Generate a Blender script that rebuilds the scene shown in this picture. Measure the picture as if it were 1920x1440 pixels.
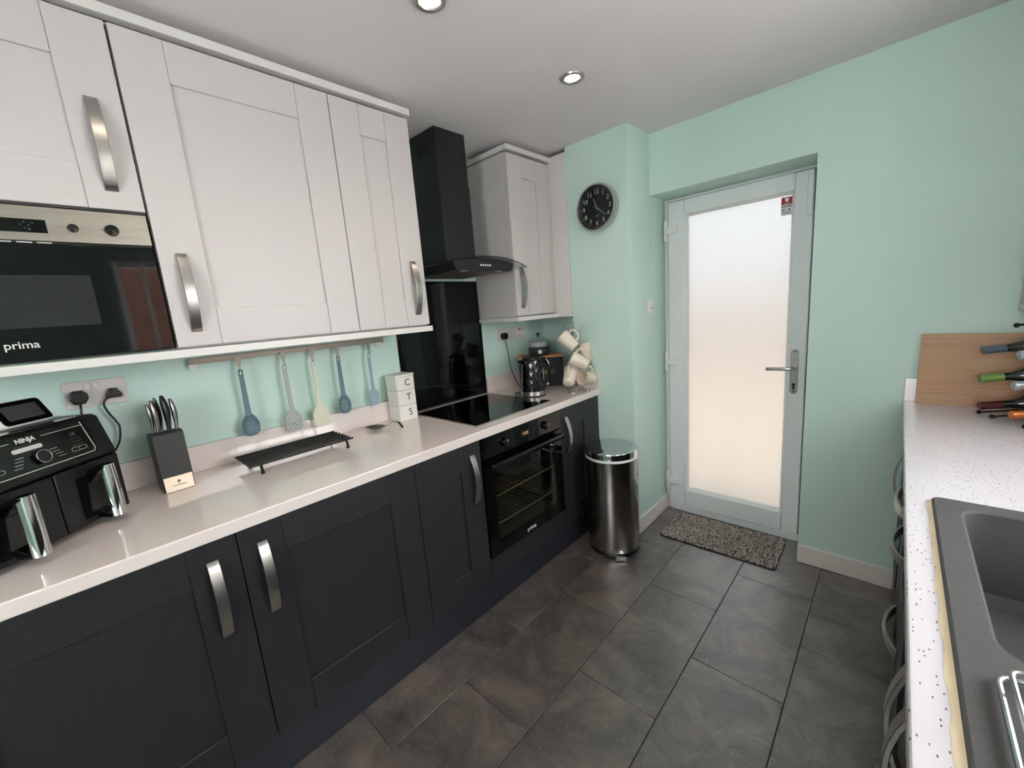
import bpy, bmesh, math, random
from mathutils import Matrix, Vector
random.seed(7)
for o in list(bpy.data.objects):
    bpy.data.objects.remove(o, do_unlink=True)
SC = bpy.context.scene
COL = SC.collection
PI = math.pi

# ------------------------------------------------------------------ camera
CAM = Vector((1.9266, -0.2085, 1.4185)); YAW, PITCH, ROLL, FPX = 0.7643, -0.1779, -0.0788, 762.3
fw = Vector((-math.sin(YAW)*math.cos(PITCH), math.cos(YAW)*math.cos(PITCH), math.sin(PITCH)))
rt = fw.cross(Vector((0, 0, 1))).normalized(); up = rt.cross(fw)
c_, s_ = math.cos(ROLL), math.sin(ROLL)
rt, up = c_*rt + s_*up, -s_*rt + c_*up
cd = bpy.data.cameras.new('camera'); cam = bpy.data.objects.new('camera', cd); COL.objects.link(cam)
cd.sensor_fit = 'HORIZONTAL'; cd.sensor_width = 36; cd.lens = FPX/1920*36; cd.clip_start = .01
cam.matrix_world = Matrix(((rt.x, up.x, -fw.x, CAM.x), (rt.y, up.y, -fw.y, CAM.y), (rt.z, up.z, -fw.z, CAM.z), (0, 0, 0, 1)))
SC.camera = cam

# ------------------------------------------------------------------ sky, light, exposure
w = bpy.data.worlds.new('overcast_sky'); SC.world = w; w.use_nodes = True
bg = w.node_tree.nodes['Background']; bg.inputs[0].default_value = (.985, .965, 1, 1); bg.inputs[1].default_value = 17.0
sl = bpy.data.lights.new('sun', 'SUN'); sl.energy = 27.0; sl.angle = math.radians(3); sl.color = (1, .96, .9)
sun = bpy.data.objects.new('sun', sl); COL.objects.link(sun); sun.rotation_euler = Vector((.36, .24, -.9)).to_track_quat('-Z', 'Y').to_euler(); sun.location = (3, -3, 8)
SPOT_W = 5.5
SC.view_settings.view_transform = 'Standard'; SC.view_settings.look = 'None'
SC.view_settings.exposure = 0.12; SC.view_settings.gamma = 1; SC.view_settings.use_curve_mapping = False
cy = SC.cycles
cy.max_bounces = 12; cy.diffuse_bounces = 6; cy.glossy_bounces = 5; cy.transmission_bounces = 8; cy.transparent_max_bounces = 12
cy.use_denoising = True; cy.sample_clamp_indirect = 8; cy.caustics_reflective = False; cy.caustics_refractive = True

# ------------------------------------------------------------------ materials
def lin(c):
    return tuple((x/12.92 if x <= .04045 else ((x+.055)/1.055)**2.4) for x in (c[0]/255, c[1]/255, c[2]/255)) + (1,)
def N(nt, t, **k):
    n = nt.nodes.new(t)
    for a, b in k.items(): setattr(n, a, b)
    return n
def mat(name, col, rough=.5, metal=0., col2=None, nscale=30., bump=0., bscale=None, coat=0., spec=.5, stretch=(1, 1, 1), rvar=.015, emit=0., trans=0., ior=1.45, aniso=0.):
    m = bpy.data.materials.new(name); m.use_nodes = True; nt = m.node_tree; b = nt.nodes['Principled BSDF']; L = nt.links.new
    tc = N(nt, 'ShaderNodeTexCoord'); mp = N(nt, 'ShaderNodeMapping'); mp.inputs['Scale'].default_value = stretch; L(tc.outputs['Object'], mp.inputs[0])
    no = N(nt, 'ShaderNodeTexNoise'); no.inputs['Scale'].default_value = nscale; no.inputs['Detail'].default_value = 4; L(mp.outputs[0], no.inputs[0])
    if col2 is None: col2 = tuple(min(255, c*1.008) for c in col)
    r = N(nt, 'ShaderNodeValToRGB'); r.color_ramp.elements[0].position = .35; r.color_ramp.elements[1].position = .65
    r.color_ramp.elements[0].color = lin(col); r.color_ramp.elements[1].color = lin(col2)
    L(no.outputs[0], r.inputs[0]); L(r.outputs[0], b.inputs['Base Color'])
    mr = N(nt, 'ShaderNodeMapRange'); mr.inputs[3].default_value = max(0, rough-rvar); mr.inputs[4].default_value = min(1, rough+rvar); L(no.outputs[0], mr.inputs[0]); L(mr.outputs[0], b.inputs['Roughness'])
    b.inputs['Metallic'].default_value = metal; b.inputs['Specular IOR Level'].default_value = spec
    b.inputs['Coat Weight'].default_value = coat; b.inputs['Coat Roughness'].default_value = .06
    b.inputs['Transmission Weight'].default_value = trans; b.inputs['IOR'].default_value = ior
    if emit:
        L(r.outputs[0], b.inputs['Emission Color']); b.inputs['Emission Strength'].default_value = emit
    if bump:
        n2 = N(nt, 'ShaderNodeTexNoise'); n2.inputs['Scale'].default_value = bscale or nscale; n2.inputs['Detail'].default_value = 3; L(mp.outputs[0], n2.inputs[0])
        bp = N(nt, 'ShaderNodeBump'); bp.inputs['Strength'].default_value = bump; bp.inputs['Distance'].default_value = .002; L(n2.outputs[0], bp.inputs['Height']); L(bp.outputs[0], b.inputs['Normal'])
    return m
def thin_glass(name, tint, rough=.0, ior=1.5, base=.0):
    m = bpy.data.materials.new(name); m.use_nodes = True; nt = m.node_tree; nt.nodes.clear(); L = nt.links.new
    o = N(nt, 'ShaderNodeOutputMaterial'); mx = N(nt, 'ShaderNodeMixShader'); t = N(nt, 'ShaderNodeBsdfTransparent'); g = N(nt, 'ShaderNodeBsdfGlossy')
    f = N(nt, 'ShaderNodeFresnel'); ge = N(nt, 'ShaderNodeNewGeometry'); mi = N(nt, 'ShaderNodeMapRange')
    mi.inputs[3].default_value = ior; mi.inputs[4].default_value = 1/ior; L(ge.outputs['Backfacing'], mi.inputs[0]); L(mi.outputs[0], f.inputs[0])   # both sides of a thin sheet mirror alike
    t.inputs[0].default_value = (*tint, 1); g.inputs['Roughness'].default_value = rough
    L(f.outputs[0], mx.inputs[0]); L(t.outputs[0], mx.inputs[1]); L(g.outputs[0], mx.inputs[2]); L(mx.outputs[0], o.inputs[0])
    return m
def frosted(name):
    m = bpy.data.materials.new(name); m.use_nodes = True; nt = m.node_tree; nt.nodes.clear(); L = nt.links.new
    o = N(nt, 'ShaderNodeOutputMaterial'); mx = N(nt, 'ShaderNodeMixShader'); t = N(nt, 'ShaderNodeBsdfTranslucent'); g = N(nt, 'ShaderNodeBsdfGlass')
    t.inputs[0].default_value = (.21, .22, .222, 1); g.inputs['Color'].default_value = (.252, .263, .264, 1); g.inputs['Roughness'].default_value = .55; g.inputs['IOR'].default_value = 1.3
    no = N(nt, 'ShaderNodeTexNoise'); no.inputs['Scale'].default_value = 300; bp = N(nt, 'ShaderNodeBump'); bp.inputs['Strength'].default_value = .1; L(no.outputs[0], bp.inputs['Height']); L(bp.outputs[0], g.inputs['Normal'])
    mx.inputs[0].default_value = .72; L(t.outputs[0], mx.inputs[1]); L(g.outputs[0], mx.inputs[2]); L(mx.outputs[0], o.inputs[0])
    return m
def emission(name, col, s):
    m = bpy.data.materials.new(name); m.use_nodes = True; nt = m.node_tree; nt.nodes.clear()
    o = N(nt, 'ShaderNodeOutputMaterial'); e = N(nt, 'ShaderNodeEmission'); e.inputs[0].default_value = lin(col); e.inputs[1].default_value = s; nt.links.new(e.outputs[0], o.inputs[0])
    return m
def speckled(name, base, speck, rough, stretch=(1, 1, 1), thr=.13, scale=110., bumpy=0., dim='3D', coat=.25):
    m = mat(name, base, rough, nscale=14, coat=coat, bump=bumpy, bscale=250, rvar=.03); nt = m.node_tree; b = nt.nodes['Principled BSDF']; L = nt.links.new
    tc = N(nt, 'ShaderNodeTexCoord'); mp = N(nt, 'ShaderNodeMapping'); mp.inputs['Scale'].default_value = stretch; L(tc.outputs['Object'], mp.inputs[0])
    v = N(nt, 'ShaderNodeTexVoronoi', voronoi_dimensions=dim); v.inputs['Scale'].default_value = scale; L(mp.outputs[0], v.inputs['Vector'])
    a = N(nt, 'ShaderNodeMath', operation='LESS_THAN'); a.inputs[1].default_value = thr; L(v.outputs['Distance'], a.inputs[0])
    sep = N(nt, 'ShaderNodeSeparateColor'); L(v.outputs['Color'], sep.inputs[0])
    g = N(nt, 'ShaderNodeMath', operation='GREATER_THAN'); g.inputs[1].default_value = .86; L(sep.outputs[0], g.inputs[0])
    mu = N(nt, 'ShaderNodeMath', operation='MULTIPLY'); L(a.outputs[0], mu.inputs[0]); L(g.outputs[0], mu.inputs[1])
    mx = N(nt, 'ShaderNodeMix', data_type='RGBA'); L(mu.outputs[0], mx.inputs[0])
    src = b.inputs['Base Color'].links[0].from_socket; L(src, mx.inputs[6]); mx.inputs[7].default_value = lin(speck); L(mx.outputs[2], b.inputs['Base Color'])
    return m
def slate(name):
    m = bpy.data.materials.new(name); m.use_nodes = True; nt = m.node_tree; b = nt.nodes['Principled BSDF']; L = nt.links.new
    tc = N(nt, 'ShaderNodeTexCoord'); oi = N(nt, 'ShaderNodeObjectInfo')
    ofs = N(nt, 'ShaderNodeVectorMath', operation='SCALE'); L(oi.outputs['Location'], ofs.inputs[0]); ofs.inputs['Scale'].default_value = 3.7
    ad = N(nt, 'ShaderNodeVectorMath', operation='ADD'); L(tc.outputs['Object'], ad.inputs[0]); L(ofs.outputs[0], ad.inputs[1])
    n1 = N(nt, 'ShaderNodeTexNoise'); n1.inputs['Scale'].default_value = 5; n1.inputs['Detail'].default_value = 9; n1.inputs['Roughness'].default_value = .68; n1.inputs['Distortion'].default_value = .7; L(ad.outputs[0], n1.inputs[0])
    r = N(nt, 'ShaderNodeValToRGB'); e = r.color_ramp.elements; e[0].position = .34; e[0].color = lin((50, 43, 42)); e[1].position = .68; e[1].color = lin((116, 102, 94))
    k = e.new(.5); k.color = lin((84, 75, 71)); L(n1.outputs[0], r.inputs[0])
    # pale thin veins
    n3 = N(nt, 'ShaderNodeTexNoise'); n3.inputs['Scale'].default_value = 4; n3.inputs['Detail'].default_value = 8; n3.inputs['Distortion'].default_value = 1.6; L(ad.outputs[0], n3.inputs[0])
    vr = N(nt, 'ShaderNodeValToRGB'); ve = vr.color_ramp.elements; ve[0].position = .492; ve[0].color = (0, 0, 0, 1); ve[1].position = .508; ve[1].color = (0, 0, 0, 1); kk = ve.new(.5); kk.color = (.28, .28, .28, 1); L(n3.outputs[0], vr.inputs[0])
    mx = N(nt, 'ShaderNodeMix', data_type='RGBA'); L(vr.outputs[0], mx.inputs[0]); L(r.outputs[0], mx.inputs[6]); mx.inputs[7].default_value = lin((138, 128, 122)); L(mx.outputs[2], b.inputs['Base Color'])
    n2 = N(nt, 'ShaderNodeTexNoise'); n2.inputs['Scale'].default_value = 80; n2.inputs['Detail'].default_value = 3; n2.inputs['Distortion'].default_value = .8; L(ad.outputs[0], n2.inputs[0])
    bp = N(nt, 'ShaderNodeBump'); bp.inputs['Strength'].default_value = .5; bp.inputs['Distance'].default_value = .0025; L(n2.outputs[0], bp.inputs['Height']); L(bp.outputs[0], b.inputs['Normal'])
    mr = N(nt, 'ShaderNodeMapRange'); mr.inputs[3].default_value = .26; mr.inputs[4].default_value = .40; L(n1.outputs[0], mr.inputs[0]); L(mr.outputs[0], b.inputs['Roughness'])
    b.inputs['Specular IOR Level'].default_value = .9; b.inputs['Coat Weight'].default_value = 1.; b.inputs['Coat IOR'].default_value = 1.7; b.inputs['Coat Roughness'].default_value = .25; L(bp.outputs[0], b.inputs['Coat Normal'])
    return m

MINT = mat('mint_wall_paint', (200, 222, 213), .62, col2=(202, 224, 215), nscale=3, bump=.12, bscale=180)
CEILM = mat('white_ceiling_paint', (234, 226, 229), .7, nscale=4, bump=.1, bscale=160)
WHITEWOOD = mat('white_woodgrain_foil', (197, 189, 188), .42, col2=(198, 190, 189), nscale=22, bump=.004, bscale=70, stretch=(6, 6, .35))
DARKWOOD = mat('charcoal_woodgrain_foil', (35, 34, 37), .45, col2=(39, 38, 41), nscale=30, bump=.35, bscale=60, stretch=(7, 7, .3))
DARKRAIL = mat('charcoal_woodgrain_rail', (35, 34, 37), .45, col2=(39, 38, 41), nscale=30, bump=.35, bscale=60, stretch=(7, .3, 7))
WHITETRIM = mat('white_gloss_trim', (214, 209, 206), .35)
SKIRT = mat('white_skirting_paint', (226, 218, 212), .4)
CARC = mat('white_carcass', (212, 209, 203), .5)
BLACKGAP = mat('black_shadow_board', (14, 14, 15), .7)
PLINTHM = mat('charcoal_plinth', (38, 39, 47), .4)
QUARTZ = speckled('white_quartz_worktop', (228, 214, 209), (200, 194, 190), .07, scale=260, thr=.25, coat=.8)
RAILSTEEL = mat('dull_rail_steel', (128, 118, 108), .45, .8)
QUARTZ2 = speckled('white_speckled_worktop', (210, 203, 208), (112, 106, 110), .22, stretch=(1, .5, 1), scale=190, thr=.19, dim='2D')
STEEL = mat('brushed_steel', (166, 162, 157), .32, 1., col2=(176, 172, 167), nscale=60, stretch=(1, 1, .05), bump=.05, bscale=200)
STEELH = mat('brushed_steel_panel', (160, 151, 141), .36, 1., col2=(170, 162, 152), nscale=60, stretch=(1, .04, 1), bump=.06, bscale=220)
CHROME = mat('polished_chrome', (214, 214, 216), .08, 1., rvar=.03)
DARKCHROME = mat('polished_bin_steel', (146, 139, 134), .20, 1., rvar=.03)
BLACKGLASS = mat('black_glass', (5, 5, 6), .04, rvar=.01, spec=.45)
BLACKPL = mat('black_plastic', (18, 18, 19), .35)
BLACKGL = mat('gloss_black_plastic', (12, 12, 13), .12, coat=.3)
BLACKMT = mat('matt_black_metal', (20, 20, 22), .46)
BLACKWIRE = mat('black_wire_coating', (9, 9, 10), .38, spec=.35)
CHARBLOCK = mat('charcoal_rubberwood', (56, 55, 55), .6, nscale=50)
UPVC = mat('white_upvc', (226, 228, 228), .28)
WHITEPL = mat('white_plastic', (232, 229, 224), .35)
SOCKM = mat('white_socket_plate', (214, 204, 199), .35)
MARK = mat('grey_print', (84, 82, 82), .6)
PALEMARK = mat('pale_print', (196, 194, 190), .5)
WHITEMARK = mat('white_print', (222, 222, 220), .5)
GOLDMARK = mat('gold_print', (190, 170, 90), .4)
CREAM = mat('cream_glazed_ceramic', (222, 208, 192), .25, coat=.4)
SILB = mat('slate_blue_silicone', (100, 122, 132), .6)
SILB2 = mat('pale_blue_silicone', (142, 160, 174), .6)
SILG = mat('warm_grey_silicone', (168, 170, 166), .6)
SILC = mat('cream_silicone', (214, 210, 190), .6)
WOOD = mat('beech_board', (172, 132, 98), .5, col2=(190, 150, 114), nscale=14, stretch=(.25, 5, 16))
LIDWOOD = mat('bamboo_lid', (176, 126, 84), .5, nscale=20, stretch=(1, 8, 1))
SINKM = mat('grey_composite_sink', (78, 76, 76), .72, col2=(86, 84, 84), nscale=400, bump=.15, bscale=500, spec=.22)
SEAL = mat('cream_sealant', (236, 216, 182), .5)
GROUT = mat('dark_grout', (34, 32, 32), .8)
SLATE = slate('slate_vinyl_tile')
CLEARGL = thin_glass('clear_glass', (.93, .96, .95))
CLEARGL2 = thin_glass('clear_window_glass', (.93, .96, .95))
SMOKE = thin_glass('smoked_oven_glass', (.60, .60, .57))
CANOPY = thin_glass('tinted_hood_glass', (.80, .83, .83))
ACRYL = thin_glass('clear_plastic_dome', (.93, .94, .94), .05, 1.22)
FROST = frosted('frosted_door_glass')
LAMP = emission('lamp_lens', (255, 240, 214), 14.)
BRICKM = mat('red_brick', (104, 62, 54), .85, col2=(128, 80, 70), nscale=25)
MORTAR = mat('pale_mortar', (180, 176, 170), .9)
PAVING = mat('sandstone_paving', (222, 198, 176), .85, col2=(232, 210, 190), nscale=6)
CONCRETE = mat('pale_concrete_paving', (196, 192, 186), .9, nscale=8)
FENCEM = mat('warm_fence_boards', (206, 186, 172), .8, nscale=12)
SLATM = mat('grey_blind_fabric', (196, 196, 192), .8, nscale=90)

# ------------------------------------------------------------------ mesh helpers
class MB:
    def __init__(self): self.v = []; self.f = []
    def add(self, vs, fs):
        k = len(self.v); self.v += [tuple(p) for p in vs]; self.f += [tuple(i+k for i in f) for f in fs]; return self
    def box(self, x0, x1, y0, y1, z0, z1, M=None):
        vs = [Vector((x, y, z)) for x in (x0, x1) for y in (y0, y1) for z in (z0, z1)]
        if M: vs = [M @ v for v in vs]
        return self.add(vs, [(0, 1, 3, 2), (4, 6, 7, 5), (0, 4, 5, 1), (2, 3, 7, 6), (0, 2, 6, 4), (1, 5, 7, 3)])
    def lathe(self, prof, n=32, M=None):
        vs = []; fs = []
        for r, z in prof:
            for i in range(n):
                a = 2*PI*i/n; vs.append(Vector((max(r, 1e-5)*math.cos(a), max(r, 1e-5)*math.sin(a), z)))
        for j in range(len(prof)-1):
            for i in range(n):
                k = (i+1) % n; fs.append((j*n+i, j*n+k, (j+1)*n+k, (j+1)*n+i))
        if prof[0][0] > 1e-4: fs.append(tuple(range(n-1, -1, -1)))
        if prof[-1][0] > 1e-4: fs.append(tuple((len(prof)-1)*n+i for i in range(n)))
        if M: vs = [M @ v for v in vs]
        return self.add(vs, fs)
    def tube(self, path, r, n=8, closed=False, M=None):
        P = [Vector(p) for p in path]; m = len(P); vs = []; fs = []; prev = None
        rr = r if isinstance(r, (list, tuple)) else [r]*m
        for i in range(m):
            a = P[(i-1) % m] if closed or i else P[0]; b = P[(i+1) % m] if closed or i < m-1 else P[-1]
            t = (b-a).normalized()
            if prev is None:
                u = t.cross(Vector((0, 0, 1)));
                if u.length < .2: u = t.cross(Vector((0, 1, 0)))
            else: u = prev - t*prev.dot(t)
            u.normalize(); prev = u; q = t.cross(u)
            for j in range(n):
                an = 2*PI*j/n; vs.append(P[i] + (u*math.cos(an)+q*math.sin(an))*rr[i])
        for i in range(m if closed else m-1):
            k = (i+1) % m
            for j in range(n):
                l = (j+1) % n; fs.append((i*n+j, i*n+l, k*n+l, k*n+j))
        if not closed: fs += [tuple(range(n-1, -1, -1)), tuple((m-1)*n+j for j in range(n))]
        if M: vs = [M @ v for v in vs]
        return self.add(vs, fs)
    def prism(self, poly, a, b, axis='y', M=None):
        def p3(p, t): return {'x': (t, p[0], p[1]), 'y': (p[0], t, p[1]), 'z': (p[0], p[1], t)}[axis]
        n = len(poly); vs = [Vector(p3(p, a)) for p in poly]+[Vector(p3(p, b)) for p in poly]
        if M: vs = [M @ v for v in vs]
        return self.add(vs, [tuple(range(n-1, -1, -1)), tuple(range(n, 2*n))]+[(i, (i+1) % n, n+(i+1) % n, n+i) for i in range(n)])
    def grid(self, fn, nu, nv):
        k = [fn(i/nu, j/nv) for i in range(nu+1) for j in range(nv+1)]
        return self.add(k, [(i*(nv+1)+j, (i+1)*(nv+1)+j, (i+1)*(nv+1)+j+1, i*(nv+1)+j+1) for i in range(nu) for j in range(nv)])
    def ball(self, c, r, n=12, sz=1.):
        m = n//2
        return self.lathe([(r*math.sin(PI*i/m), -r*sz*math.cos(PI*i/m)) for i in range(m+1)], n, Matrix.Translation(c))
    def mesh(self, name, m, bevel=0., seg=2, ang=32, soft=False):
        me = bpy.data.meshes.new(name); me.from_pydata(self.v, [], self.f)
        bm = bmesh.new(); bm.from_mesh(me); bmesh.ops.recalc_face_normals(bm, faces=bm.faces)
        if bevel:
            es = [e for e in bm.edges if len(e.link_faces) == 2 and e.calc_face_angle(0) > .55]
            rb = bmesh.ops.bevel(bm, geom=es, offset=bevel, segments=seg, profile=.5, affect='EDGES', clamp_overlap=True)
            if not soft:                                   # big faces stay flat so that they mirror truly
                for f in bm.faces: f.smooth = False
                for f in rb['faces']: f.smooth = True
        bm.to_mesh(me); bm.free()
        if not bevel or soft: me.polygons.foreach_set('use_smooth', [True]*len(me.polygons)); me.set_sharp_from_angle(angle=math.radians(ang))
        if m: me.materials.append(m)
        return me
    def build(self, name, m, parent=None, bevel=0., seg=2, ang=32):
        return obj(name, self.mesh(name, m, bevel, seg, ang), parent)
def obj(name, me, parent=None):
    o = bpy.data.objects.new(name, me); COL.objects.link(o)
    if parent: o.parent = parent
    return o
def tag(o, label, cat=None, group=None, kind=None):
    if label: o['label'] = label
    if cat: o['category'] = cat
    if group: o['group'] = group
    if kind: o['kind'] = kind
    return o
def thing(name, label, cat, loc=(0, 0, 0), rz=0., group=None, kind=None):
    o = bpy.data.objects.new(name, None); COL.objects.link(o); o.empty_display_size = .05
    o.location = loc; o.rotation_euler = (0, 0, rz); return tag(o, label, cat, group, kind)
def B(name, m, parent, *b, bevel=0., seg=2): return MB().box(*b).build(name, m, parent, bevel, seg)
def frame(right, upv, o=(0, 0, 0)):
    r = Vector(right).normalized(); u = Vector(upv).normalized(); n = r.cross(u); o = Vector(o)
    return Matrix(((r.x, u.x, n.x, o.x), (r.y, u.y, n.y, o.y), (r.z, u.z, n.z, o.z), (0, 0, 0, 1)))
def FX(o): return frame((0, 1, 0), (0, 0, 1), o)       # drawing on a face that looks towards +x
def FNX(o): return frame((0, -1, 0), (0, 0, 1), o)     # ... towards -x
def FNY(o): return frame((1, 0, 0), (0, 0, 1), o)      # ... towards -y
def FZ(o): return frame((1, 0, 0), (0, 1, 0), o)
def to_mesh_obj(name, cu, m, parent, M):
    t = bpy.data.objects.new('tmp', cu); COL.objects.link(t)
    dg = bpy.context.evaluated_depsgraph_get(); me = bpy.data.meshes.new_from_object(t.evaluated_get(dg)); bpy.data.objects.remove(t)
    me.transform(M); me.materials.clear(); me.materials.append(m); me.name = name
    return obj(name, me, parent)
def text(name, s, size, m, parent, M, ext=.0004, bold=0., align='CENTER', sx=1.):
    cu = bpy.data.curves.new(name, 'FONT'); cu.body = s; cu.size = size; cu.extrude = ext; cu.offset = bold; cu.align_x = align; cu.align_y = 'CENTER'
    return to_mesh_obj(name, cu, m, parent, M @ Matrix.Diagonal((sx, 1, 1, 1)))
def flat(name, loops, thick, m, parent, M, bev=0.):
    """Extruded 2-D outline with holes (first loop outside, others holes); lies on z 0..thick of M."""
    cu = bpy.data.curves.new(name, 'CURVE'); cu.dimensions = '2D'; cu.fill_mode = 'BOTH'; cu.extrude = thick/2-bev; cu.bevel_depth = bev; cu.bevel_resolution = 1; cu.offset = -bev
    for lp in loops:
        s = cu.splines.new('POLY'); s.points.add(len(lp)-1); s.use_cyclic_u = True
        for p, q in zip(s.points, lp): p.co = (q[0], q[1], 0, 1)
    o = to_mesh_obj(name, cu, m, parent, M @ Matrix.Translation((0, 0, thick/2)))
    me = o.data; me.polygons.foreach_set('use_smooth', [True]*len(me.polygons)); me.set_sharp_from_angle(angle=.6); return o
def rrect(w_, h_, r, n=5, cx=0, cy_=0):
    out = []
    for (sx, sy, a0) in ((1, 1, 0), (-1, 1, 90), (-1, -1, 180), (1, -1, 270)):
        for i in range(n+1):
            a = math.radians(a0+90*i/n); out.append((cx+sx*(w_/2-r)+r*math.cos(a), cy_+sy*(h_/2-r)+r*math.sin(a)))
    return out
def circ(cx, cy_, r, n=16, ry=None): return [(cx+r*math.cos(2*PI*i/n), cy_+(ry or r)*math.sin(2*PI*i/n)) for i in range(n)]
def smooth_path(pts, k=6):
    P = [Vector(p) for p in pts]; out = []
    for i in range(len(P)-1):
        a = P[max(i-1, 0)]; b = P[i]; c = P[i+1]; d = P[min(i+2, len(P)-1)]
        for j in range(k):
            t = j/k; out.append(.5*((2*b)+(c-a)*t+(2*a-5*b+4*c-d)*t*t+(3*b-a-3*c+d)*t**3))
    return out+[P[-1]]

# ------------------------------------------------------------------ the setting
ZC, ZW = 2.33, .907
XR, YB, YE, YP, XP0, XP1 = 2.567, -2.2, 2.187, 1.935, .443, .84
def struct(name, label, mb, m, cat='wall', bevel=0.):
    return tag(mb.build(name, m, None, bevel), label, cat, kind='structure')
floor = struct('floor', 'dark slate tile kitchen floor', MB().box(-.1, 2.85, YB-.1, 2.45, -.1, -.0022), GROUT, 'floor')
TW, TL, cache = .315, .6455, {}
for r in range(-1, 7):
    x0 = .15+TW*r; off = 1.239 if r % 2 == 0 else .912
    if r == 6: continue
    for k in range(-6, 4):
        y0 = off+TL*k; a, b = max(y0, YB), min(y0+TL, 2.40); xa, xb = max(x0, .02), min(x0+TW, XR)
        if b-a < .03: continue
        key = (round(b-a, 3), round(xb-xa, 3))
        if key not in cache:
            hx, hy = (xb-xa)/2-.0011, (b-a)/2-.0011
            cache[key] = MB().box(-hx, hx, -hy, hy, -.006, 0).mesh('tile', SLATE, .0012, 1)
        o = obj('tile', cache[key], floor); o.location = ((xa+xb)/2, (a+b)/2, 0)
struct('ceiling', 'plain white plastered ceiling', MB().box(-.1, 2.85, YB-.1, 2.45, ZC, ZC+.1), CEILM, 'ceiling')
struct('wall_left', 'mint green wall behind the white wall cabinets', MB().box(-.1, 0, YB-.1, 2.45, 0, ZC), MINT)
struct('wall_end', 'mint green end wall around the glazed door', MB().box(0, XP1, YE, 2.45, 0, ZC).box(XP1, 1.62, YE, 2.45, 2.004, ZC).box(1.62, XR, YE, 2.45, 0, ZC), MINT)
struct('wall_pier', 'mint green boxed pier carrying the round clock', MB().box(XP0, XP1, YP, YE, 0, ZC), MINT, bevel=.002)
WY0, WY1, WZ0, WZ1 = .03, 1.70, 1.10, 1.99
VX0, VX1, VZ0, VZ1 = 1.50, 2.50, 1.10, 2.20
struct('wall_right', 'mint green wall above the sink worktop', MB().box(XR, 2.85, YB-.1, WY0, 0, ZC).box(XR, 2.85, WY1, 2.45, 0, ZC).box(XR, 2.85, WY0, WY1, 0, WZ0).box(XR, 2.85, WY0, WY1, WZ1, ZC), MINT)
struct('wall_back', 'mint green wall behind the camera', MB().box(0, VX0, YB-.1, YB, 0, ZC).box(VX1, XR, YB-.1, YB, 0, ZC).box(VX0, VX1, YB-.1, YB, 0, VZ0).box(VX0, VX1, YB-.1, YB, VZ1, ZC), MINT)
struct('baseboard_pier', 'white skirting board along the side of the pier', MB().box(XP1, XP1+.014, YP+.002, 2.383, 0, .098), SKIRT, 'baseboard', .004)
struct('baseboard_end', 'white skirting board right of the glazed door', MB().box(1.622, 1.99, YE-.014, YE, 0, .098), SKIRT, 'baseboard', .004)

# glazed back door
door = thing('door_1', 'white plastic back door with one tall frosted glass pane', 'door', (0, 0, 0), kind='structure')
MB().box(.842, .876, 2.385, 2.45, 0, 2.0).box(1.592, 1.618, 2.385, 2.45, 0, 2.0).box(.876, 1.592, 2.385, 2.45, 1.976, 2.0).box(.876, 1.592, 2.378, 2.45, 0, .045).build('door_frame', UPVC, door, .003)
LX0, LX1, LZ0, LZ1 = .874, 1.592, .055, 1.98
GX0, GX1, GZ0, GZ1 = .985, 1.500, .175, 1.886
MB().box(LX0-.004, LX0+.01, 2.374, 2.384, LZ0-.004, LZ1+.004).box(LX1-.01, LX1+.004, 2.374, 2.384, LZ0-.004, LZ1+.004).box(LX0+.01, LX1-.01, 2.374, 2.384, LZ1-.01, LZ1+.004).box(LX0+.01, LX1-.01, 2.374, 2.384, LZ0-.004, LZ0+.01).build('gap_shade', mat('grey_gap_shade', (92, 94, 94), .7), door)  # grey strips painting the shadow line in the gap between leaf and frame
B('stile', UPVC, door, LX0, GX0-.012, 2.36, 2.43, LZ0, LZ1, bevel=.006)
B('stile', UPVC, door, GX1+.012, LX1, 2.36, 2.43, LZ0, LZ1, bevel=.006)
B('rail', UPVC, door, GX0-.012, GX1+.012, 2.3605, 2.43, GZ1+.012, LZ1, bevel=.003)
B('rail', UPVC, door, GX0-.012, GX1+.012, 2.3605, 2.43, LZ0, GZ0-.012, bevel=.003)
bead = MB()
for a in ((GX0-.012, GX0, GZ0-.012, GZ1+.012), (GX1, GX1+.012, GZ0-.012, GZ1+.012)):
    bead.prism([(a[0], 2.366), (a[1], 2.382), (a[1], 2.40), (a[0], 2.40)] if a[0] < 1.2 else [(a[0], 2.382), (a[1], 2.366), (a[1], 2.40), (a[0], 2.40)], a[2], a[3], 'z')
for z0, z1, d in ((GZ0-.012, GZ0, 1), (GZ1, GZ1+.012, 0)):
    bead.prism([(2.366 if d else 2.382, z0), (2.40, z0), (2.40, z1), (2.382 if d else 2.366, z1)], GX0, GX1, 'x')
bead.build('glazing_bead', UPVC, door)
tag(B('pane', FROST, door, GX0-.004, GX1+.004, 2.39, 2.398, GZ0-.004, GZ1+.004), 'frosted glass pane')
for z in (1.82, 1.023, .216):
    h = B('hinge', UPVC, door, .872, .938, 2.341, 2.3605, z-.021, z+.021, bevel=.005)
    MB().lathe([(.011, -.062), (.013, -.058), (.013, .058), (.011, .062)], 14, Matrix.Translation((.862, 2.358, z))).build('hinge_barrel', UPVC, h)
pl = flat('handle_plate', [rrect(.034, .24, .016, 6)], .008, STEEL, door, FNY((1.545, 2.36, .985)), .002)
MB().tube(smooth_path([(1.545, 2.352, 1.01), (1.545, 2.325, 1.01), (1.54, 2.308, 1.009), (1.515, 2.302, 1.006), (1.46, 2.302, 1.004), (1.425, 2.304, 1.003)], 5), [.009]*26, 10).build('lever', STEEL, pl)
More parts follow.
